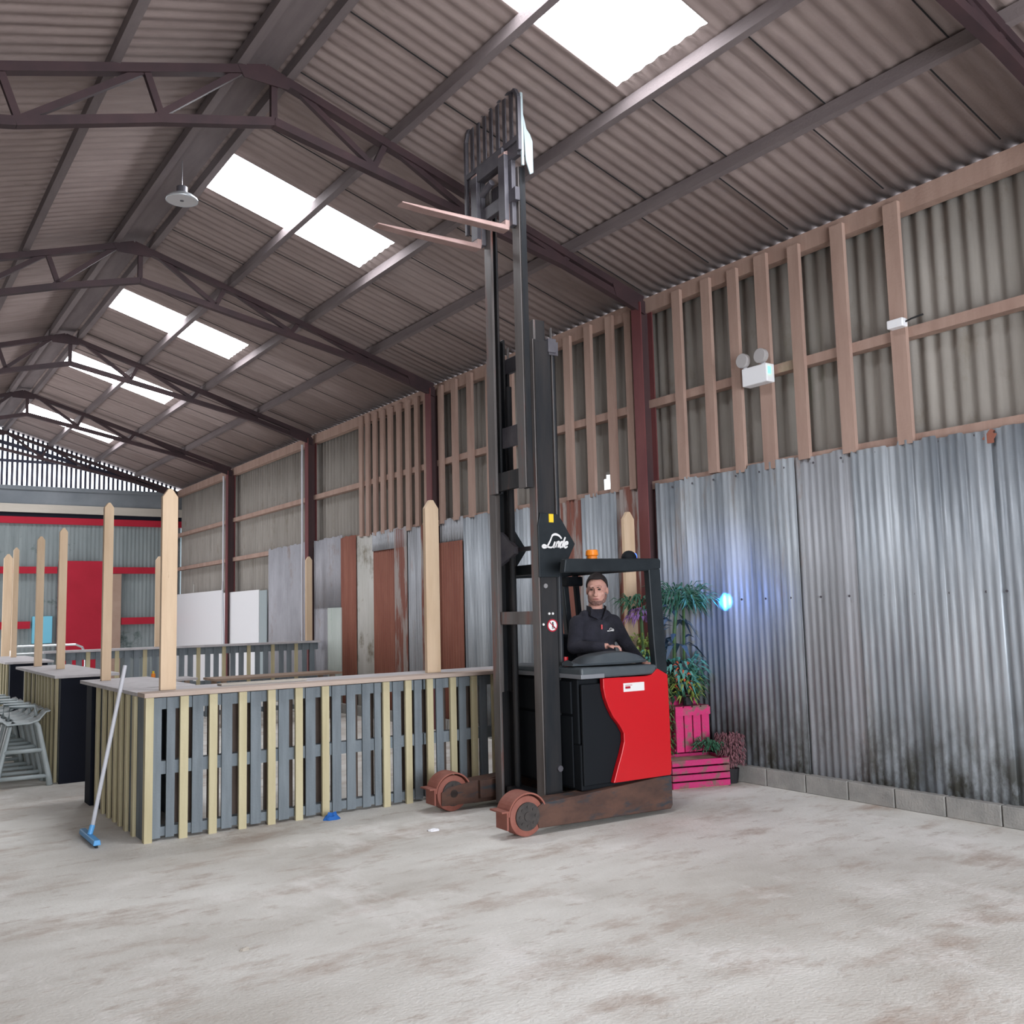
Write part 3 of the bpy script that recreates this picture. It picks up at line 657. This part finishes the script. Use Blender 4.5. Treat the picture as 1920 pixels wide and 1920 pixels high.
for v in (.175, 1.135): P('mast_rail', MB().box(.30, 1.36, v, v + .04, .09, .24), m_leg)
# chassis: low base block, front battery wall, rear wall, near wall
b = MB(); b.box(.62, 1.47, .07, 1.28, .26, .62)
b.box(.62, .86, .09, 1.28, .62, 1.14); b.box(1.37, 1.47, .07, 1.28, .62, 1.13); b.box(.86, 1.37, .07, .16, .62, 1.12)
P('chassis', b, m_black2, bevel=.012)
P('battery_panel', MB().box(.63, 1.05, .045, .069, .30, 1.10), m_black2, bevel=.008, label='black side panel')
P('front_cover', MB().box(.605, .619, .16, 1.18, .28, .84).box(.600, .619, .16, 1.18, .86, 1.12), m_black2, bevel=.005)
red = [(.811, 1.141), (1.267, 1.136), (1.32, 1.143), (1.352, 1.165), (1.386, 1.192), (1.495, 1.135), (1.50, .711), (1.499, .36), (1.485, .305), (.885, .305), (.925, .41), (.975, .53), (1.004, .62), (1.004, .69), (.965, .755), (.905, .824), (.86, .905), (.828, .985), (.812, 1.06)]
rc = P('red_cover', MB().prism([(x, -.005, z) for x, z in red], (0, .048, 0)), m_red, bevel=.006)
P('red_rear_cover', MB().box(1.472, 1.50, .045, 1.30, .31, 1.13), m_red, bevel=.01)
lb = MB().box(1.014, 1.234, -.009, -.0055, 1.020, 1.090).build('data_plate', m_label, rc, bevel=.004, label='white data plate')
tx = MB().box(1.032, 1.085, -.0105, -.0095, 1.045, 1.063).box(1.032, 1.105, -.0105, -.0095, 1.070, 1.074).build('plate_mark', m_redd, rc)
# console
cz = MB().prism([(.60, .0, 1.145), (1.345, .0, 1.145), (1.385, .0, 1.19), (1.385, .0, 1.225), (.60, .0, 1.235)], (0, .36, 0))
P('console_band', cz, m_hood, bevel=.02)
P('front_hood', MB().box(.60, .88, .362, 1.27, 1.145, 1.225), m_hood, bevel=.03)
P('trim_strip', MB().box(.595, .83, -.004, 1.275, 1.145, 1.18), m_band, bevel=.006, label='lighter grey trim strip')
d = MB(); n = 20; vs = []
for i in range(n + 1):
    u_ = .60 + .77 * i / n; s_ = i / n
    top = 1.262 + .088 * sin(pi * min(1, max(0, (s_ - .12) / .86))) ** .45 if s_ > .12 else 1.262 + .03 * (1 - s_ / .12)
    wv = .30 * (sin(pi * (s_ * .92 + .04)) ** .35)
    for (yy, zz) in ((.19 - wv / 2, 1.245), (.19 - wv / 2 - .01, 1.262), (.19 - wv * .35, top - .012), (.19, top), (.19 + wv * .35, top - .012), (.19 + wv / 2 + .01, 1.262), (.19 + wv / 2, 1.245)): vs.append((u_, yy, zz))
fs = [(i * 7 + k, i * 7 + (k + 1) % 7, (i + 1) * 7 + (k + 1) % 7, (i + 1) * 7 + k) for i in range(n) for k in range(7)] + [tuple(range(7))[::-1], tuple(range(n * 7, n * 7 + 7))]
P('dashboard', d.add(vs, fs), m_hood, smooth=True, auto=True)
P('red_button', MB().cyl((.735, .42, 1.25), (.735, .42, 1.305), .03), m_red)
P('seat_cushion', MB().box(.98, 1.36, .52, 1.0, .84, .96), m_black2, bevel=.03)
sb = P('seat_backrest', MB().prism([(1.02, .95, .90), (1.37, .95, .90), (1.37, .99, 1.35), (1.32, 1.0, 1.48), (1.10, 1.0, 1.48), (1.03, .99, 1.35)], (0, .09, 0)), m_black2, bevel=.03)
# overhead guard
og = MB()
og.prism([(.46, .0, 1.995), (1.33, .0, 2.012), (1.47, .0, 2.03), (1.475, .0, 2.10), (1.455, .0, 2.118), (.48, .0, 2.108)], (0, .07, 0))
og.prism([(.60, 1.20, 1.995), (1.33, 1.20, 2.012), (1.47, 1.20, 2.03), (1.475, 1.20, 2.10), (1.455, 1.20, 2.118), (.60, 1.20, 2.108)], (0, .07, 0))
og.box(.60, .68, .07, 1.20, 2.01, 2.10); og.box(1.38, 1.46, .07, 1.20, 2.02, 2.11)
G_ = P('overhead_guard', og, m_black, bevel=.01)
for v in (.20, .36, .52, .68, .84, 1.0): MB().box(.68, 1.38, v, v + .03, 2.055, 2.09).build('guard_bar', m_black, G_)
for v in (.0, 1.20):
    P('guard_pillar', MB().prism([(1.335, v, 2.03), (1.465, v, 2.03), (1.50, v, 1.14), (1.375, v, 1.18), (1.36, v, 1.40)] if v == 0 else [(1.28, v, 2.03), (1.345, v, 2.03), (1.42, v, 1.12), (1.36, v, 1.12)], (0, .07, 0)), m_black, bevel=.01)
P('guard_strut', MB().beam((1.455, 1.235, 2.03), (1.53, 1.235, 1.12), .05, .045), m_black2, bevel=.008)
P('guard_lamp', MB().box(1.27, 1.45, 1.10, 1.20, 1.92, 2.01), m_black2, bevel=.012)
P('warning_beacon', MB().cyl((.93, .25, 2.09), (.93, .25, 2.15), .045, 16).cyl((.93, .25, 2.15), (.93, .25, 2.20), .055, 20, .05), m_orange, bevel=.008)
bl = P('blue_spot_lamp', MB().ell((1.33, .25, 2.13), (.075, .06, .07), 18, 10), m_black2, smooth=True)
MB().ell((1.395, .25, 2.145), (.016, .028, .034), 10, 8).build('lens', m_blue_led, bl)
# mast: two outer uprights (channels), two inner ones, middle stage
def upright(name, ua, ub, va, vb, z0, z1, near, mface=m_mastf):
    o = MB(); sgn = 1 if near else -1
    vo = va if near else vb; vi = vb if near else va
    def vbox(u0, u1, a, c): o.box(u0, u1, min(a, c), max(a, c), z0, z1)
    vbox(ua, ub, vo, vo + sgn * .018); vbox(ub - .02, ub, vo, vi); 
    w = P(name, o, m_mast, bevel=.003)
    MB().box(ua - .004, ua + .02, min(vo, vi), max(vo, vi), z0, z1).build('front_flange', mface, w, bevel=.003, label='front flange in a lighter, lit tone with rust')
    return w
upright('outer_upright', .415, .585, .29, .40, .05, 3.98, True)
upright('outer_upright', .415, .585, .95, 1.06, .05, 3.98, False)
upright('inner_upright', .34, .408, .33, .445, 2.72, 5.5, True)
upright('inner_upright', .34, .408, .81, .925, 2.72, 5.5, False)
upright('middle_upright', .445, .555, .318, .385, 1.0, 4.16, True)
upright('middle_upright', .445, .555, .965, 1.032, 1.0, 4.16, False)
for (u0, u1, v0, v1, z0, z1, mm) in ((.43, .47, .41, .94, 1.585, 1.695, m_mastf), (.56, .60, .32, 1.03, 3.84, 3.98, m_darkgrey), (.41, .435, .45, .81, 3.12, 3.30, m_darkgrey), (.36, .40, .445, .81, 5.35, 5.48, m_darkgrey),
                                    (.45, .60, .41, .94, .06, .20, m_mast), (.36, .405, .445, .81, 2.74, 2.9, m_mast)):
    P('crossbar', MB().box(u0, u1, v0, v1, z0, z1), mm, bevel=.004)
for v in (.47, .88): P('lift_cylinder', MB().cyl((.53, v, .2), (.53, v, 3.7), .028, 14), m_mast, smooth=False)
P('lift_cylinder', MB().cyl((.64, .345, .3), (.64, .345, 3.9), .03, 14), m_mast)
P('chain', MB().box(.602, .610, .29, .315, 2.50, 4.1), m_mastf); P('chain', MB().box(.602, .610, .985, 1.01, 2.50, 4.1), m_mastf)
P('yellow_tag', MB().box(.51, .555, .262, .27, 2.425, 2.495), m_yellow)
P('mast_bracket', MB().box(.56, .64, .27, .36, 3.88, 4.0).box(.575, .67, .285, .30, 3.86, 3.98), m_darkgrey, bevel=.004)
# hexagonal side plates carrying the name
sp = MB().prism([(.405, .27, 2.40), (.43, .27, 2.505), (.607, .27, 2.495), (.643, .27, 2.45), (.773, .27, 2.25), (.661, .27, 2.047), (.60, .27, 1.97), (.405, .27, 1.97)], (0, .018, 0))
SPL = P('side_plate', sp, m_black, bevel=.005)
P('side_plate', MB().prism([(.50, 1.062, 2.50), (.60, 1.062, 2.495), (.66, 1.062, 2.45), (.80, 1.062, 2.25), (.69, 1.062, 2.10), (.62, 1.062, 2.0), (.50, 1.062, 1.98)], (0, .018, 0)), m_black, bevel=.005)
P('tilt_bracket', MB().beam((.60, .45, 2.24), (.60, .90, 2.24), .05, .035).prism([(.46, 1.0, 2.1), (.46, .98, 2.40), (.50, .80, 2.26), (.50, .80, 2.2)], (.04, 0, 0)), m_darkgrey)
# lettering: slanted script strokes on the plate
def strokes(name, segs, org, s, y, m, parent, w=.010, shear=.28, th=.003):
    b = MB()
    for st in segs:
        pts = []
        k = len(st)
        if k < 3: dense = st
        else:   # smooth curve through the points
            dense = []
            for i in range(k - 1):
                p0 = st[max(i - 1, 0)]; p1 = st[i]; p2 = st[i + 1]; p3 = st[min(i + 2, k - 1)]
                for j in range(5):
                    t = j / 5
                    dense.append(tuple(.5 * (2 * p1[a] + (p2[a] - p0[a]) * t + (2 * p0[a] - 5 * p1[a] + 4 * p2[a] - p3[a]) * t * t + (3 * p1[a] - p0[a] - 3 * p2[a] + p3[a]) * t ** 3) for a in (0, 1)))
            dense.append(st[-1])
        P2 = [Vector((org[0] + (x + z * shear) * s, y, org[1] + z * s)) for x, z in dense]
        n = len(P2); vs = []
        for i, p in enumerate(P2):
            d_ = (P2[min(i + 1, n - 1)] - P2[max(i - 1, 0)]).normalized(); q = Vector((-d_.z, 0, d_.x)) * w / 2 * (1.25 - .55 * abs(2 * i / (n - 1) - 1))
            vs += [p - q, p + q, p + q - Vector((0, th, 0)), p - q - Vector((0, th, 0))]
        fs = []
        for i in range(n - 1):
            a = 4 * i
            for kk in range(4): fs.append((a + kk, a + (kk + 1) % 4, a + 4 + (kk + 1) % 4, a + 4 + kk))
        fs += [(3, 2, 1, 0), (4 * n - 4, 4 * n - 3, 4 * n - 2, 4 * n - 1)]
        b.add(vs, fs)
    return b.build(name, m, parent)
WORD = [[(.62, 1.22), (.72, 1.45), (1.1, 1.55), (1.65, 1.38), (2.05, 1.05)],            # swoosh over the word
        [(.62, 1.25), (.52, .75), (.25, .12), (-.15, .0), (-.35, .15), (-.15, .28), (.35, .10), (.85, .02), (1.15, .18)],  # L
        [(1.22, .70), (1.16, .12), (1.32, .05)], [(1.50, .70), (1.48, .02)], [(1.50, .45), (1.68, .68), (1.82, .58), (1.80, .02)],   # i n
        [(2.42, .60), (2.18, .70), (2.0, .38), (2.12, .04), (2.38, .22)], [(2.52, 1.25), (2.40, .35), (2.48, .02)],                   # d
        [(2.70, .34), (3.02, .46), (2.96, .68), (2.74, .60), (2.68, .22), (2.85, .02), (3.10, .18)]]                                 # e
strokes('lettering', WORD, (.465, 2.215), .072, .269, m_label, SPL, w=.016)
st_ = P('warning_sticker', MB().cyl((.530, .2885, 1.575), (.530, .2855, 1.575), .052, 28), m_redd)
MB().cyl((.530, .2853, 1.575), (.530, .284, 1.575), .041, 28).build('white_disc', m_label, st_)
MB().beam((.502, .2835, 1.602), (.560, .2835, 1.548), .002, .008).build('red_bar', m_redd, st_)
MB().ell((.532, .2832, 1.595), (.008, .001, .009), 10, 6).box(.524, .541, .2828, .2838, 1.562, 1.586).box(.524, .530, .2828, .2838, 1.545, 1.562).box(.536, .545, .2828, .2838, 1.548, 1.562).build('figure_symbol', m_blackrubber, st_)
P('bolt', MB().cyl((.47, .289, 1.90), (.47, .278, 1.90), .02, 8), m_chrome); P('bolt', MB().cyl((.50, .289, 1.672), (.50, .28, 1.672), .01, 8), m_label); P('bolt', MB().cyl((.535, .289, 1.672), (.535, .28, 1.672), .01, 8), m_label)
P('bolt', MB().cyl((.44, .289, 1.585), (.44, .28, 1.585), .010, 8), m_label); P('bolt', MB().cyl((.56, .289, .42), (.56, .27, .42), .026, 8), m_darkgrey)
P('white_sticker', MB().box(.596, .600, .985, 1.055, .90, 1.06), m_label); P('white_sticker', MB().box(.600, .604, .98, 1.045, .73, .86), m_label)
# carriage, backrest, forks
cr = P('fork_carriage', MB().box(.285, .335, .25, 1.10, 5.56, 5.68).box(.285, .335, .30, 1.05, 5.18, 5.30).box(.29, .335, .36, .44, 4.98, 5.6).box(.29, .335, .88, .96, 4.98, 5.6), m_darkgrey, bevel=.006)
P('side_shifter', MB().box(.25, .285, .45, .90, 5.56, 5.70).cyl((.25, .62, 5.45), (.25, .80, 5.40), .03), m_darkgrey, bevel=.004)
bk = MB()
o_ = [(.22, 5.58), (.22, 6.06), (.27, 6.14), (.34, 6.17), (1.0, 6.17), (1.09, 6.13), (1.13, 6.05), (1.13, 5.15)]
for i in range(len(o_) - 1): bk.beam((.285, o_[i][0], o_[i][1]), (.285, o_[i + 1][0], o_[i + 1][1]), .035, .035, up=(1, 0, 0))
bk.beam((.285, .22, 5.70), (.285, 1.13, 5.70), .03, .05)
LB = P('load_backrest', bk, m_darkgrey, bevel=.004)
for i in range(7): v = .325 + i * .113; MB().box(.280, .292, v - .012, v + .036, 5.70, 6.165).build('backrest_bar', m_darkgrey, LB)
P('side_guard_plate', MB().prism([(.335, .235, 5.97), (.375, .235, 5.80), (.41, .235, 5.76), (.435, .235, 5.70), (.435, .235, 5.42), (.40, .235, 5.40), (.36, .235, 5.52)], (0, .015, 0)).box(.300, .325, .205, .225, 5.45, 6.10), m_bluegrey, bevel=.005)
for v in (.405, .885):
    f = MB(); f.prism([(.285, v, 5.66), (.245, v, 5.64), (.245, v, 4.985), (.285, v, 4.985)], (0, .10, 0))
    f.prism([(.285, v, 4.985), (.285, v, 4.945), (-.50, v, 4.965), (-.72, v + .012, 4.985), (-.72, v + .012, 4.995), (.245, v, 4.99)], (0, .10, 0))
    F_ = P('fork', f, m_fork, bevel=.006)
    MB().box(.243, .2865, v - .002, v + .102, 5.03, 5.62).build('shank', m_darkgrey, F_, bevel=.004)

# the blue spot: the truck's own lamp shining on the sheets behind it
sl = bpy.data.lights.new('blue_spot', 'SPOT'); sl.energy = 5000; sl.color = (.03, .34, 1.0); sl.spot_size = radians(6); sl.spot_blend = 1; sl.shadow_soft_size = .01
so = bpy.data.objects.new('blue_spot', sl); COL.objects.link(so)
src = T.matrix_basis @ Vector((1.43, .25, 2.15)); so.location = src
tgt = Vector((W - .02, 6.72, 1.74)); so.rotation_euler = (tgt - src).to_track_quat('-Z', 'Y').to_euler()
sl2 = bpy.data.lights.new('blue_spill', 'SPOT'); sl2.energy = 40; sl2.color = (.10, .28, 1.0); sl2.spot_size = radians(70); sl2.spot_blend = 1; sl2.shadow_soft_size = .02
so2 = bpy.data.objects.new('blue_spill', sl2); COL.objects.link(so2); so2.location = src; so2.rotation_euler = so.rotation_euler

# ================================================================== DRIVER   local: faces -y, his left is +x
hp = T.matrix_basis @ Vector((1.315, .735, .985))
D = empty('person', hp, TR + radians(-14))
tag(D, 'man in a black fleece sitting at the forklift controls, looking up to the left', 'person')
sk = MB()
hd = Vector((.0, -.045, .885)); HS = 1.16      # head centre
Rh = Euler((radians(6), 0, radians(-30))).to_matrix()
def H(x, y, z): return hd + Rh @ Vector((x, y, z)) * HS
def he(c, r, n=20, m=14): sk.ell(H(*c), tuple(k * HS for k in r), n, m, rot=Rh)
he((0, .012, .035), (.077, .097, .088)); he((0, -.018, -.035), (.064, .076, .085)); he((0, -.045, -.088), (.036, .036, .030))
he((0, -.080, .030), (.050, .020, .014)); he((0, -.093, -.012), (.011, .013, .030)); he((0, -.105, -.030), (.017, .014, .012))
he((0, -.084, -.062), (.026, .012, .010)); he((.044, -.060, -.022), (.020, .020, .022)); he((-.044, -.060, -.022), (.020, .020, .022))
for s in (-1, 1): he((s * .078, .012, -.008), (.011, .020, .030))
sk.chain([(0, .02, .64), (0, -.01, .82)], [.070, .062], 18)
# body under the clothes
sk.ell((0, .02, .10), (.16, .11, .12)); sk.ell((0, .02, .32), (.14, .095, .20)); sk.ell((0, .01, .52), (.17, .095, .14)); sk.chain([(-.16, .02, .60), (.16, .02, .60)], [.055, .055])
RA = [(-.175, .02, .595), (-.235, -.04, .38), (-.12, -.235, .385), (-.03, -.285, .392)]
LA = [(.175, .02, .595), (.27, -.06, .37), (.31, -.21, .26), (.335, -.28, .235)]
for A in (RA, LA): sk.chain(A, [.045, .038, .030, .026])
def hand(w, fw, side, curl):
    fw = Vector(fw).normalized(); dn = Vector((0, 0, -1)); dn = (dn - fw * dn.dot(fw)).normalized(); sd = fw.cross(dn) * side; w = Vector(w)
    for k in range(4): sk.ell(w + fw * .045 + sd * (k - 1.5) * .017, (.024, .024, .015), 10, 8)
    for k, ln in enumerate((.072, .080, .074, .058)):
        b0 = w + fw * .075 + sd * (1.5 - k) * .019
        p1 = b0 + fw * ln * .42 - dn * .006; p2 = p1 + (fw * cos(curl) + dn * sin(curl)) * ln * .34; p3 = p2 + (fw * cos(curl * 1.9) + dn * sin(curl * 1.9)) * ln * .26
        sk.chain([b0 - fw * .02, p1, p2, p3], [.0098, .0092, .0084, .0072], 8)
    t0_ = w + fw * .025 + sd * .030; t1 = t0_ + (fw * .6 + sd * .7) * .034; t2 = t1 + (fw * .95 + dn * .3) * .030
    sk.chain([t0_, t1, t2], [.013, .0105, .0085], 8)
hand(RA[3], (.75, -.55, -.10), -1, .7); hand(LA[3], (.2, -.8, -.25), 1, .6)
body = sk.build('body', m_skin, D, remesh=.0058)
fl = MB()
fl.ell((0, .02, .12), (.195, .135, .15)); fl.ell((0, .015, .33), (.185, .130, .25)); fl.ell((0, .01, .50), (.205, .128, .165))
fl.chain([(-.165, .02, .595), (.165, .02, .595)], [.072, .072], 16); fl.chain([(-.10, .02, .655), (.10, .02, .655)], [.055, .055], 14)
fl.chain([(-.175, .02, .59), (-.24, -.04, .38), (-.12, -.235, .385), (-.065, -.266, .388)], [.075, .062, .048, .040], 14)
fl.chain([(.175, .02, .59), (.275, -.06, .37), (.312, -.21, .26), (.322, -.245, .248)], [.075, .060, .047, .040], 14)
jk = fl.build('fleece_jacket', m_fleece, D, remesh=.009)
cl = MB()
for s in (-1, 1):
    cl.prism([(s * .012, -.112, .615), (s * .075, -.075, .735), (s * .085, .0, .75), (s * .088, .0, .685), (s * .085, -.085, .655)], (0, .012, 0))
cl.cyl((0, .012, .64), (0, .002, .722), .090, 20, .076)
cl.build('collar', m_fleece, jk)
MB().box(-.008, .006, -.130, -.118, .535, .575).build('zip_tag', m_red, jk, label='small red zip tag')
strokes('chest_lettering', WORD, (.062, .515), .018, -.118, m_label, jk, w=.004)
tr_ = MB()
for s in (-1, 1): tr_.chain([(s * .085, .0, .08), (s * .12, -.40, .10), (s * .11, -.42, -.26)], [.095, .072, .055], 14)
tr_.ell((0, .02, .07), (.17, .13, .10)); tr_.build('trousers', m_trouser, D, remesh=.012)
for s in (-1, 1): MB().ell((s * .11, -.46, -.30), (.048, .13, .04)).build('shoe', m_blackrubber, D, smooth=True)
hr = MB(); vs = []; fs = []; n = 28; m_ = 12
for j in range(m_ + 1):
    for i in range(n):
        a = 2 * pi * i / n; fr = -sin(a)            # 1 at the forehead
        lim = radians(55 if fr > .75 else 55 + (.75 - fr) * 52); th = lim * j / m_
        k = 1.05 + .012 * sin(5 * a + j)
        vs.append(H(.0785 * k * sin(th) * cos(a), .012 + .099 * k * sin(th) * sin(a), .033 + .094 * k * cos(th)))
fs = [(j * n + i, (j + 1) * n + i, (j + 1) * n + (i + 1) % n, j * n + (i + 1) % n) for j in range(m_) for i in range(n)]
ho = hr.add(vs, fs).build('hair', m_hair, D, smooth=True); s_ = ho.modifiers.new('thick', 'SOLIDIFY'); s_.thickness = .010; s_.offset = 0
bd = MB(); bd.ell(H(0, -.040, -.083), (.053, .053, .039), 18, 10, rot=Rh)
for s in (-1, 1): bd.chain([H(s * .062, .0, -.045), H(s * .050, -.035, -.078), H(s * .02, -.066, -.096)], [.019, .023, .021], 10)
bd.build('beard_stubble', m_beard, D, remesh=.006, label='short dark stubble')
for s in (-1, 1):
    MB().ell(H(s * .030, -.086, .012), (.0145, .007, .008), 10, 8, rot=Rh).build('eye', m_eye, D, smooth=True)
    MB().beam(H(s * .012, -.100, .028), H(s * .045, -.084, .031), .006, .007).build('eyebrow', m_hair, D)
MB().ell(H(0, -.094, -.060), (.026, .007, .0065), 12, 8, rot=Rh).build('lips', m_lip, D, smooth=True)

# ================================================================== PLANTS AND PINK CRATES
def leaves(cx, cy, cz, n, r, rz, ln, wd, seed, droop=.3, updir=.5, xmax=9):
    rd = random.Random(seed); b = MB()
    for i in range(n):
        a = rd.uniform(0, 2 * pi); q = sqrt(rd.random()); p = Vector((cx + r * q * cos(a), cy + r * q * sin(a), cz + rd.uniform(-rz, rz)))
        d_ = Vector((cos(a) * rd.uniform(.4, 1), sin(a) * rd.uniform(.4, 1), rd.uniform(-droop, updir))).normalized(); l_ = ln * rd.uniform(.6, 1.2)
        s_ = d_.cross(Vector((0, 0, 1))); s_ = (s_.normalized() if s_.length > .01 else Vector((1, 0, 0))) * wd * rd.uniform(.6, 1.1) / 2
        m1 = p + d_ * l_ * .5 + Vector((0, 0, .02)); t = p + d_ * l_ + Vector((0, 0, -l_ * .25)); k = Vector((0, 0, .004))
        vv = [p, m1 - s_, t, m1 + s_, m1 + k * 2]
        for q_ in vv: q_.x = min(q_.x, xmax - .004 * abs(q_.y * 10 % 1))
        b.add(vv, [(0, 1, 4), (1, 2, 4), (2, 3, 4), (3, 0, 4)])
    return b
def plant(name, loc, label, cat, parts, pot=None, grp='artificial plants behind the forklift'):
    g = empty(name, loc); tag(g, label, cat, grp)
    for nm, b, m in parts: b.build(nm, m, g)
    if pot: pot.build('pot', m_pot, g, bevel=.004)
    return g
def crate(name, loc, rz, sx, sy, sz, m, label, standing=False):
    g = empty(name, loc, rz); tag(g, label, 'crate', 'pink painted crates')
    if not standing:
        for s in (-1, 1):
            for i in range(4): z = .01 + i * sz / 4; MB().box(-sx / 2, sx / 2, s * sy / 2 - .01, s * sy / 2 + .01, z, z + sz / 4 - .014).build('side_slat', m, g, bevel=.003)
            for i in range(4): z = .01 + i * sz / 4; MB().box(s * sx / 2 - .01, s * sx / 2 + .01, -sy / 2 + .012, sy / 2 - .012, z, z + sz / 4 - .014).build('end_slat', m, g, bevel=.003)
        MB().box(-sx / 2 + .01, sx / 2 - .01, -sy / 2 + .01, sy / 2 - .01, 0, .02).box(-sx / 2 + .02, sx / 2 - .02, -sy / 2 + .02, sy / 2 - .02, sz - .05, sz - .03).build('crate_base', m_ply, g)
    else:
        for i in range(4): x = -sx / 2 + i * sx / 4; MB().box(x + .006, x + sx / 4 - .008, -.012, .012, 0, sz).build('front_slat', m, g, bevel=.003)
        MB().box(-sx / 2, sx / 2, -.024, -.013, sz * .80, sz * .97).box(-sx / 2, sx / 2, .013, sy, 0, .03).box(-sx / 2, sx / 2, .013, sy, sz - .03, sz).box(-sx / 2, sx / 2, sy, sy + .012, 0, sz).build('crate_frame', m, g)
    return g
crate('pink_crate', (6.74, 6.78, 0), radians(-18), .60, .40, .27, m_pink2, 'low magenta wooden crate on the floor behind the forklift')
g1 = crate('pink_crate', (6.90, 6.90, .285), radians(-12), .40, .16, .44, m_pink, 'tall pink slatted crate standing on end on the low crate', standing=True)
crate('pink_crate', (6.87, 7.25, 0), radians(-5), .55, .30, .82, m_pink2, 'dark tall planter crate behind the pink crates, holding the foliage')
plant('hanging_ivy', (6.62, 7.03, .28), 'dark green hedge-like foliage hanging beside the red cover', 'plant', [('foliage', leaves(0, 0, .38, 460, .11, .40, .055, .022, 11, 1, .2), m_leafc)])
plant('leafy_plant', (6.95, 7.13, .84), 'blue-green leafy plant spilling over the pink crate', 'plant',
      [('foliage', leaves(0, 0, .20, 200, .24, .12, .15, .04, 12, .5, .6, .29), m_leafb), ('dark_foliage', leaves(.05, 0, .10, 220, .22, .16, .11, .035, 13, .7, .3, .29), m_leafa)], MB().cyl((0, 0, 0), (0, 0, .12), .09, 16, .12))
plant('tropical_flower', (6.88, 6.93, .735), 'orange-red flower with yellow leaves above the pink crate', 'plant',
      [('flower', leaves(-.04, 0, .26, 26, .05, .12, .09, .035, 14, .2, .8), m_orflower), ('foliage', leaves(0, 0, .16, 60, .10, .12, .12, .03, 15, .4, .8), m_leafy)], MB().cyl((0, 0, 0), (0, 0, .08), .05, 12, .06))
plant('palm_plant', (7.0, 7.22, 1.05), 'dark spiky palm with blue-green tips, tallest plant beside the guard pillar', 'plant',
      [('fronds', leaves(0, -.10, .74, 260, .17, .09, .22, .022, 16, .5, .5, .24), m_leafa), ('pale_fronds', leaves(.08, -.22, .75, 70, .12, .06, .20, .02, 17, .4, .4, .24), m_leafb), ('stem', MB().tube([(0, 0, .08), (-.02, -.04, .4), (0, -.08, .72)], .018).beam((.04, -.1, .1), (.05, -.12, .7), .02, .02), m_leafc),
       ('dark_blade', leaves(-.06, -.1, .42, 34, .08, .20, .30, .07, 18, .8, .4, .24), m_vase)], MB().cyl((0, 0, 0), (0, 0, .10), .07, 14, .08))
MB().box(-.14, .14, -.11, .11, -.01, .0).build('stand_top', m_pot, bpy.data.objects['palm_plant']); 
for sx in (-1, 1):
    for sy in (-1, 1): MB().box(sx * .12 - .012, sx * .12 + .012, sy * .09 - .012, sy * .09 + .012, -.23, -.01).build('stand_leg', m_pot, bpy.data.objects['palm_plant'])
plant('purple_flowers', (6.93, 7.60, 0), 'purple and green flower spray seen left of the guard pillar', 'plant',
      [('foliage', leaves(-.05, 0, 1.76, 90, .20, .06, .14, .03, 19, .4, .4, .20), m_leafa), ('flowers', leaves(.0, 0, 1.64, 70, .14, .05, .10, .035, 20, .7, .1, .20), m_purple), ('low_foliage', leaves(0, 0, 1.28, 120, .12, .12, .10, .03, 21, .5, .5), m_leafy),
       ('pale_leaves', leaves(.02, -.1, 1.18, 60, .12, .05, .10, .04, 22, .4, .5), m_leafb), ('stem', MB().tube([(0, 0, .2), (.02, 0, .9), (-.02, 0, 1.7)], .02), m_leafc)], MB().cyl((0, 0, 0), (0, 0, .26), .11, 16, .14))
plant('heather_bunch', (7.10, 6.60, .0), 'dusky pink dried heather leaning beside the low crate', 'plant', [('flowers', leaves(0, 0, .30, 900, .13, .15, .035, .013, 23, .5, .6, .12), m_heather)], MB().cyl((0, 0, 0), (0, 0, .14), .06, 12, .08))
plant('small_fern', (6.93, 6.72, .28), 'small dark green fern on the right end of the low crate', 'plant', [('foliage', leaves(0, 0, .06, 110, .11, .04, .10, .025, 24, .2, .6), m_leafa)])

# nail heads along the laps of the near sheets: one each, sharing a mesh
nm = MB().cyl((0, 0, 0), (-.006, 0, 0), .011, 8).mesh('nail_head', m_darkgrey)
for o in [x for x in COL.objects if x.name.startswith('corrugated_sheet')][:4]:
    ys = [v.co.y + o.location.y for v in o.data.vertices]; a, c = min(ys), max(ys)
    for z in (1.76, 2.99):
        y = a + .12
        while y < c - .05:
            q = bpy.data.objects.new('nail_head', nm); COL.objects.link(q); q.parent = o
            q.location = (W - .030 - o.location.x, y - o.location.y, z - o.location.z); y += .30
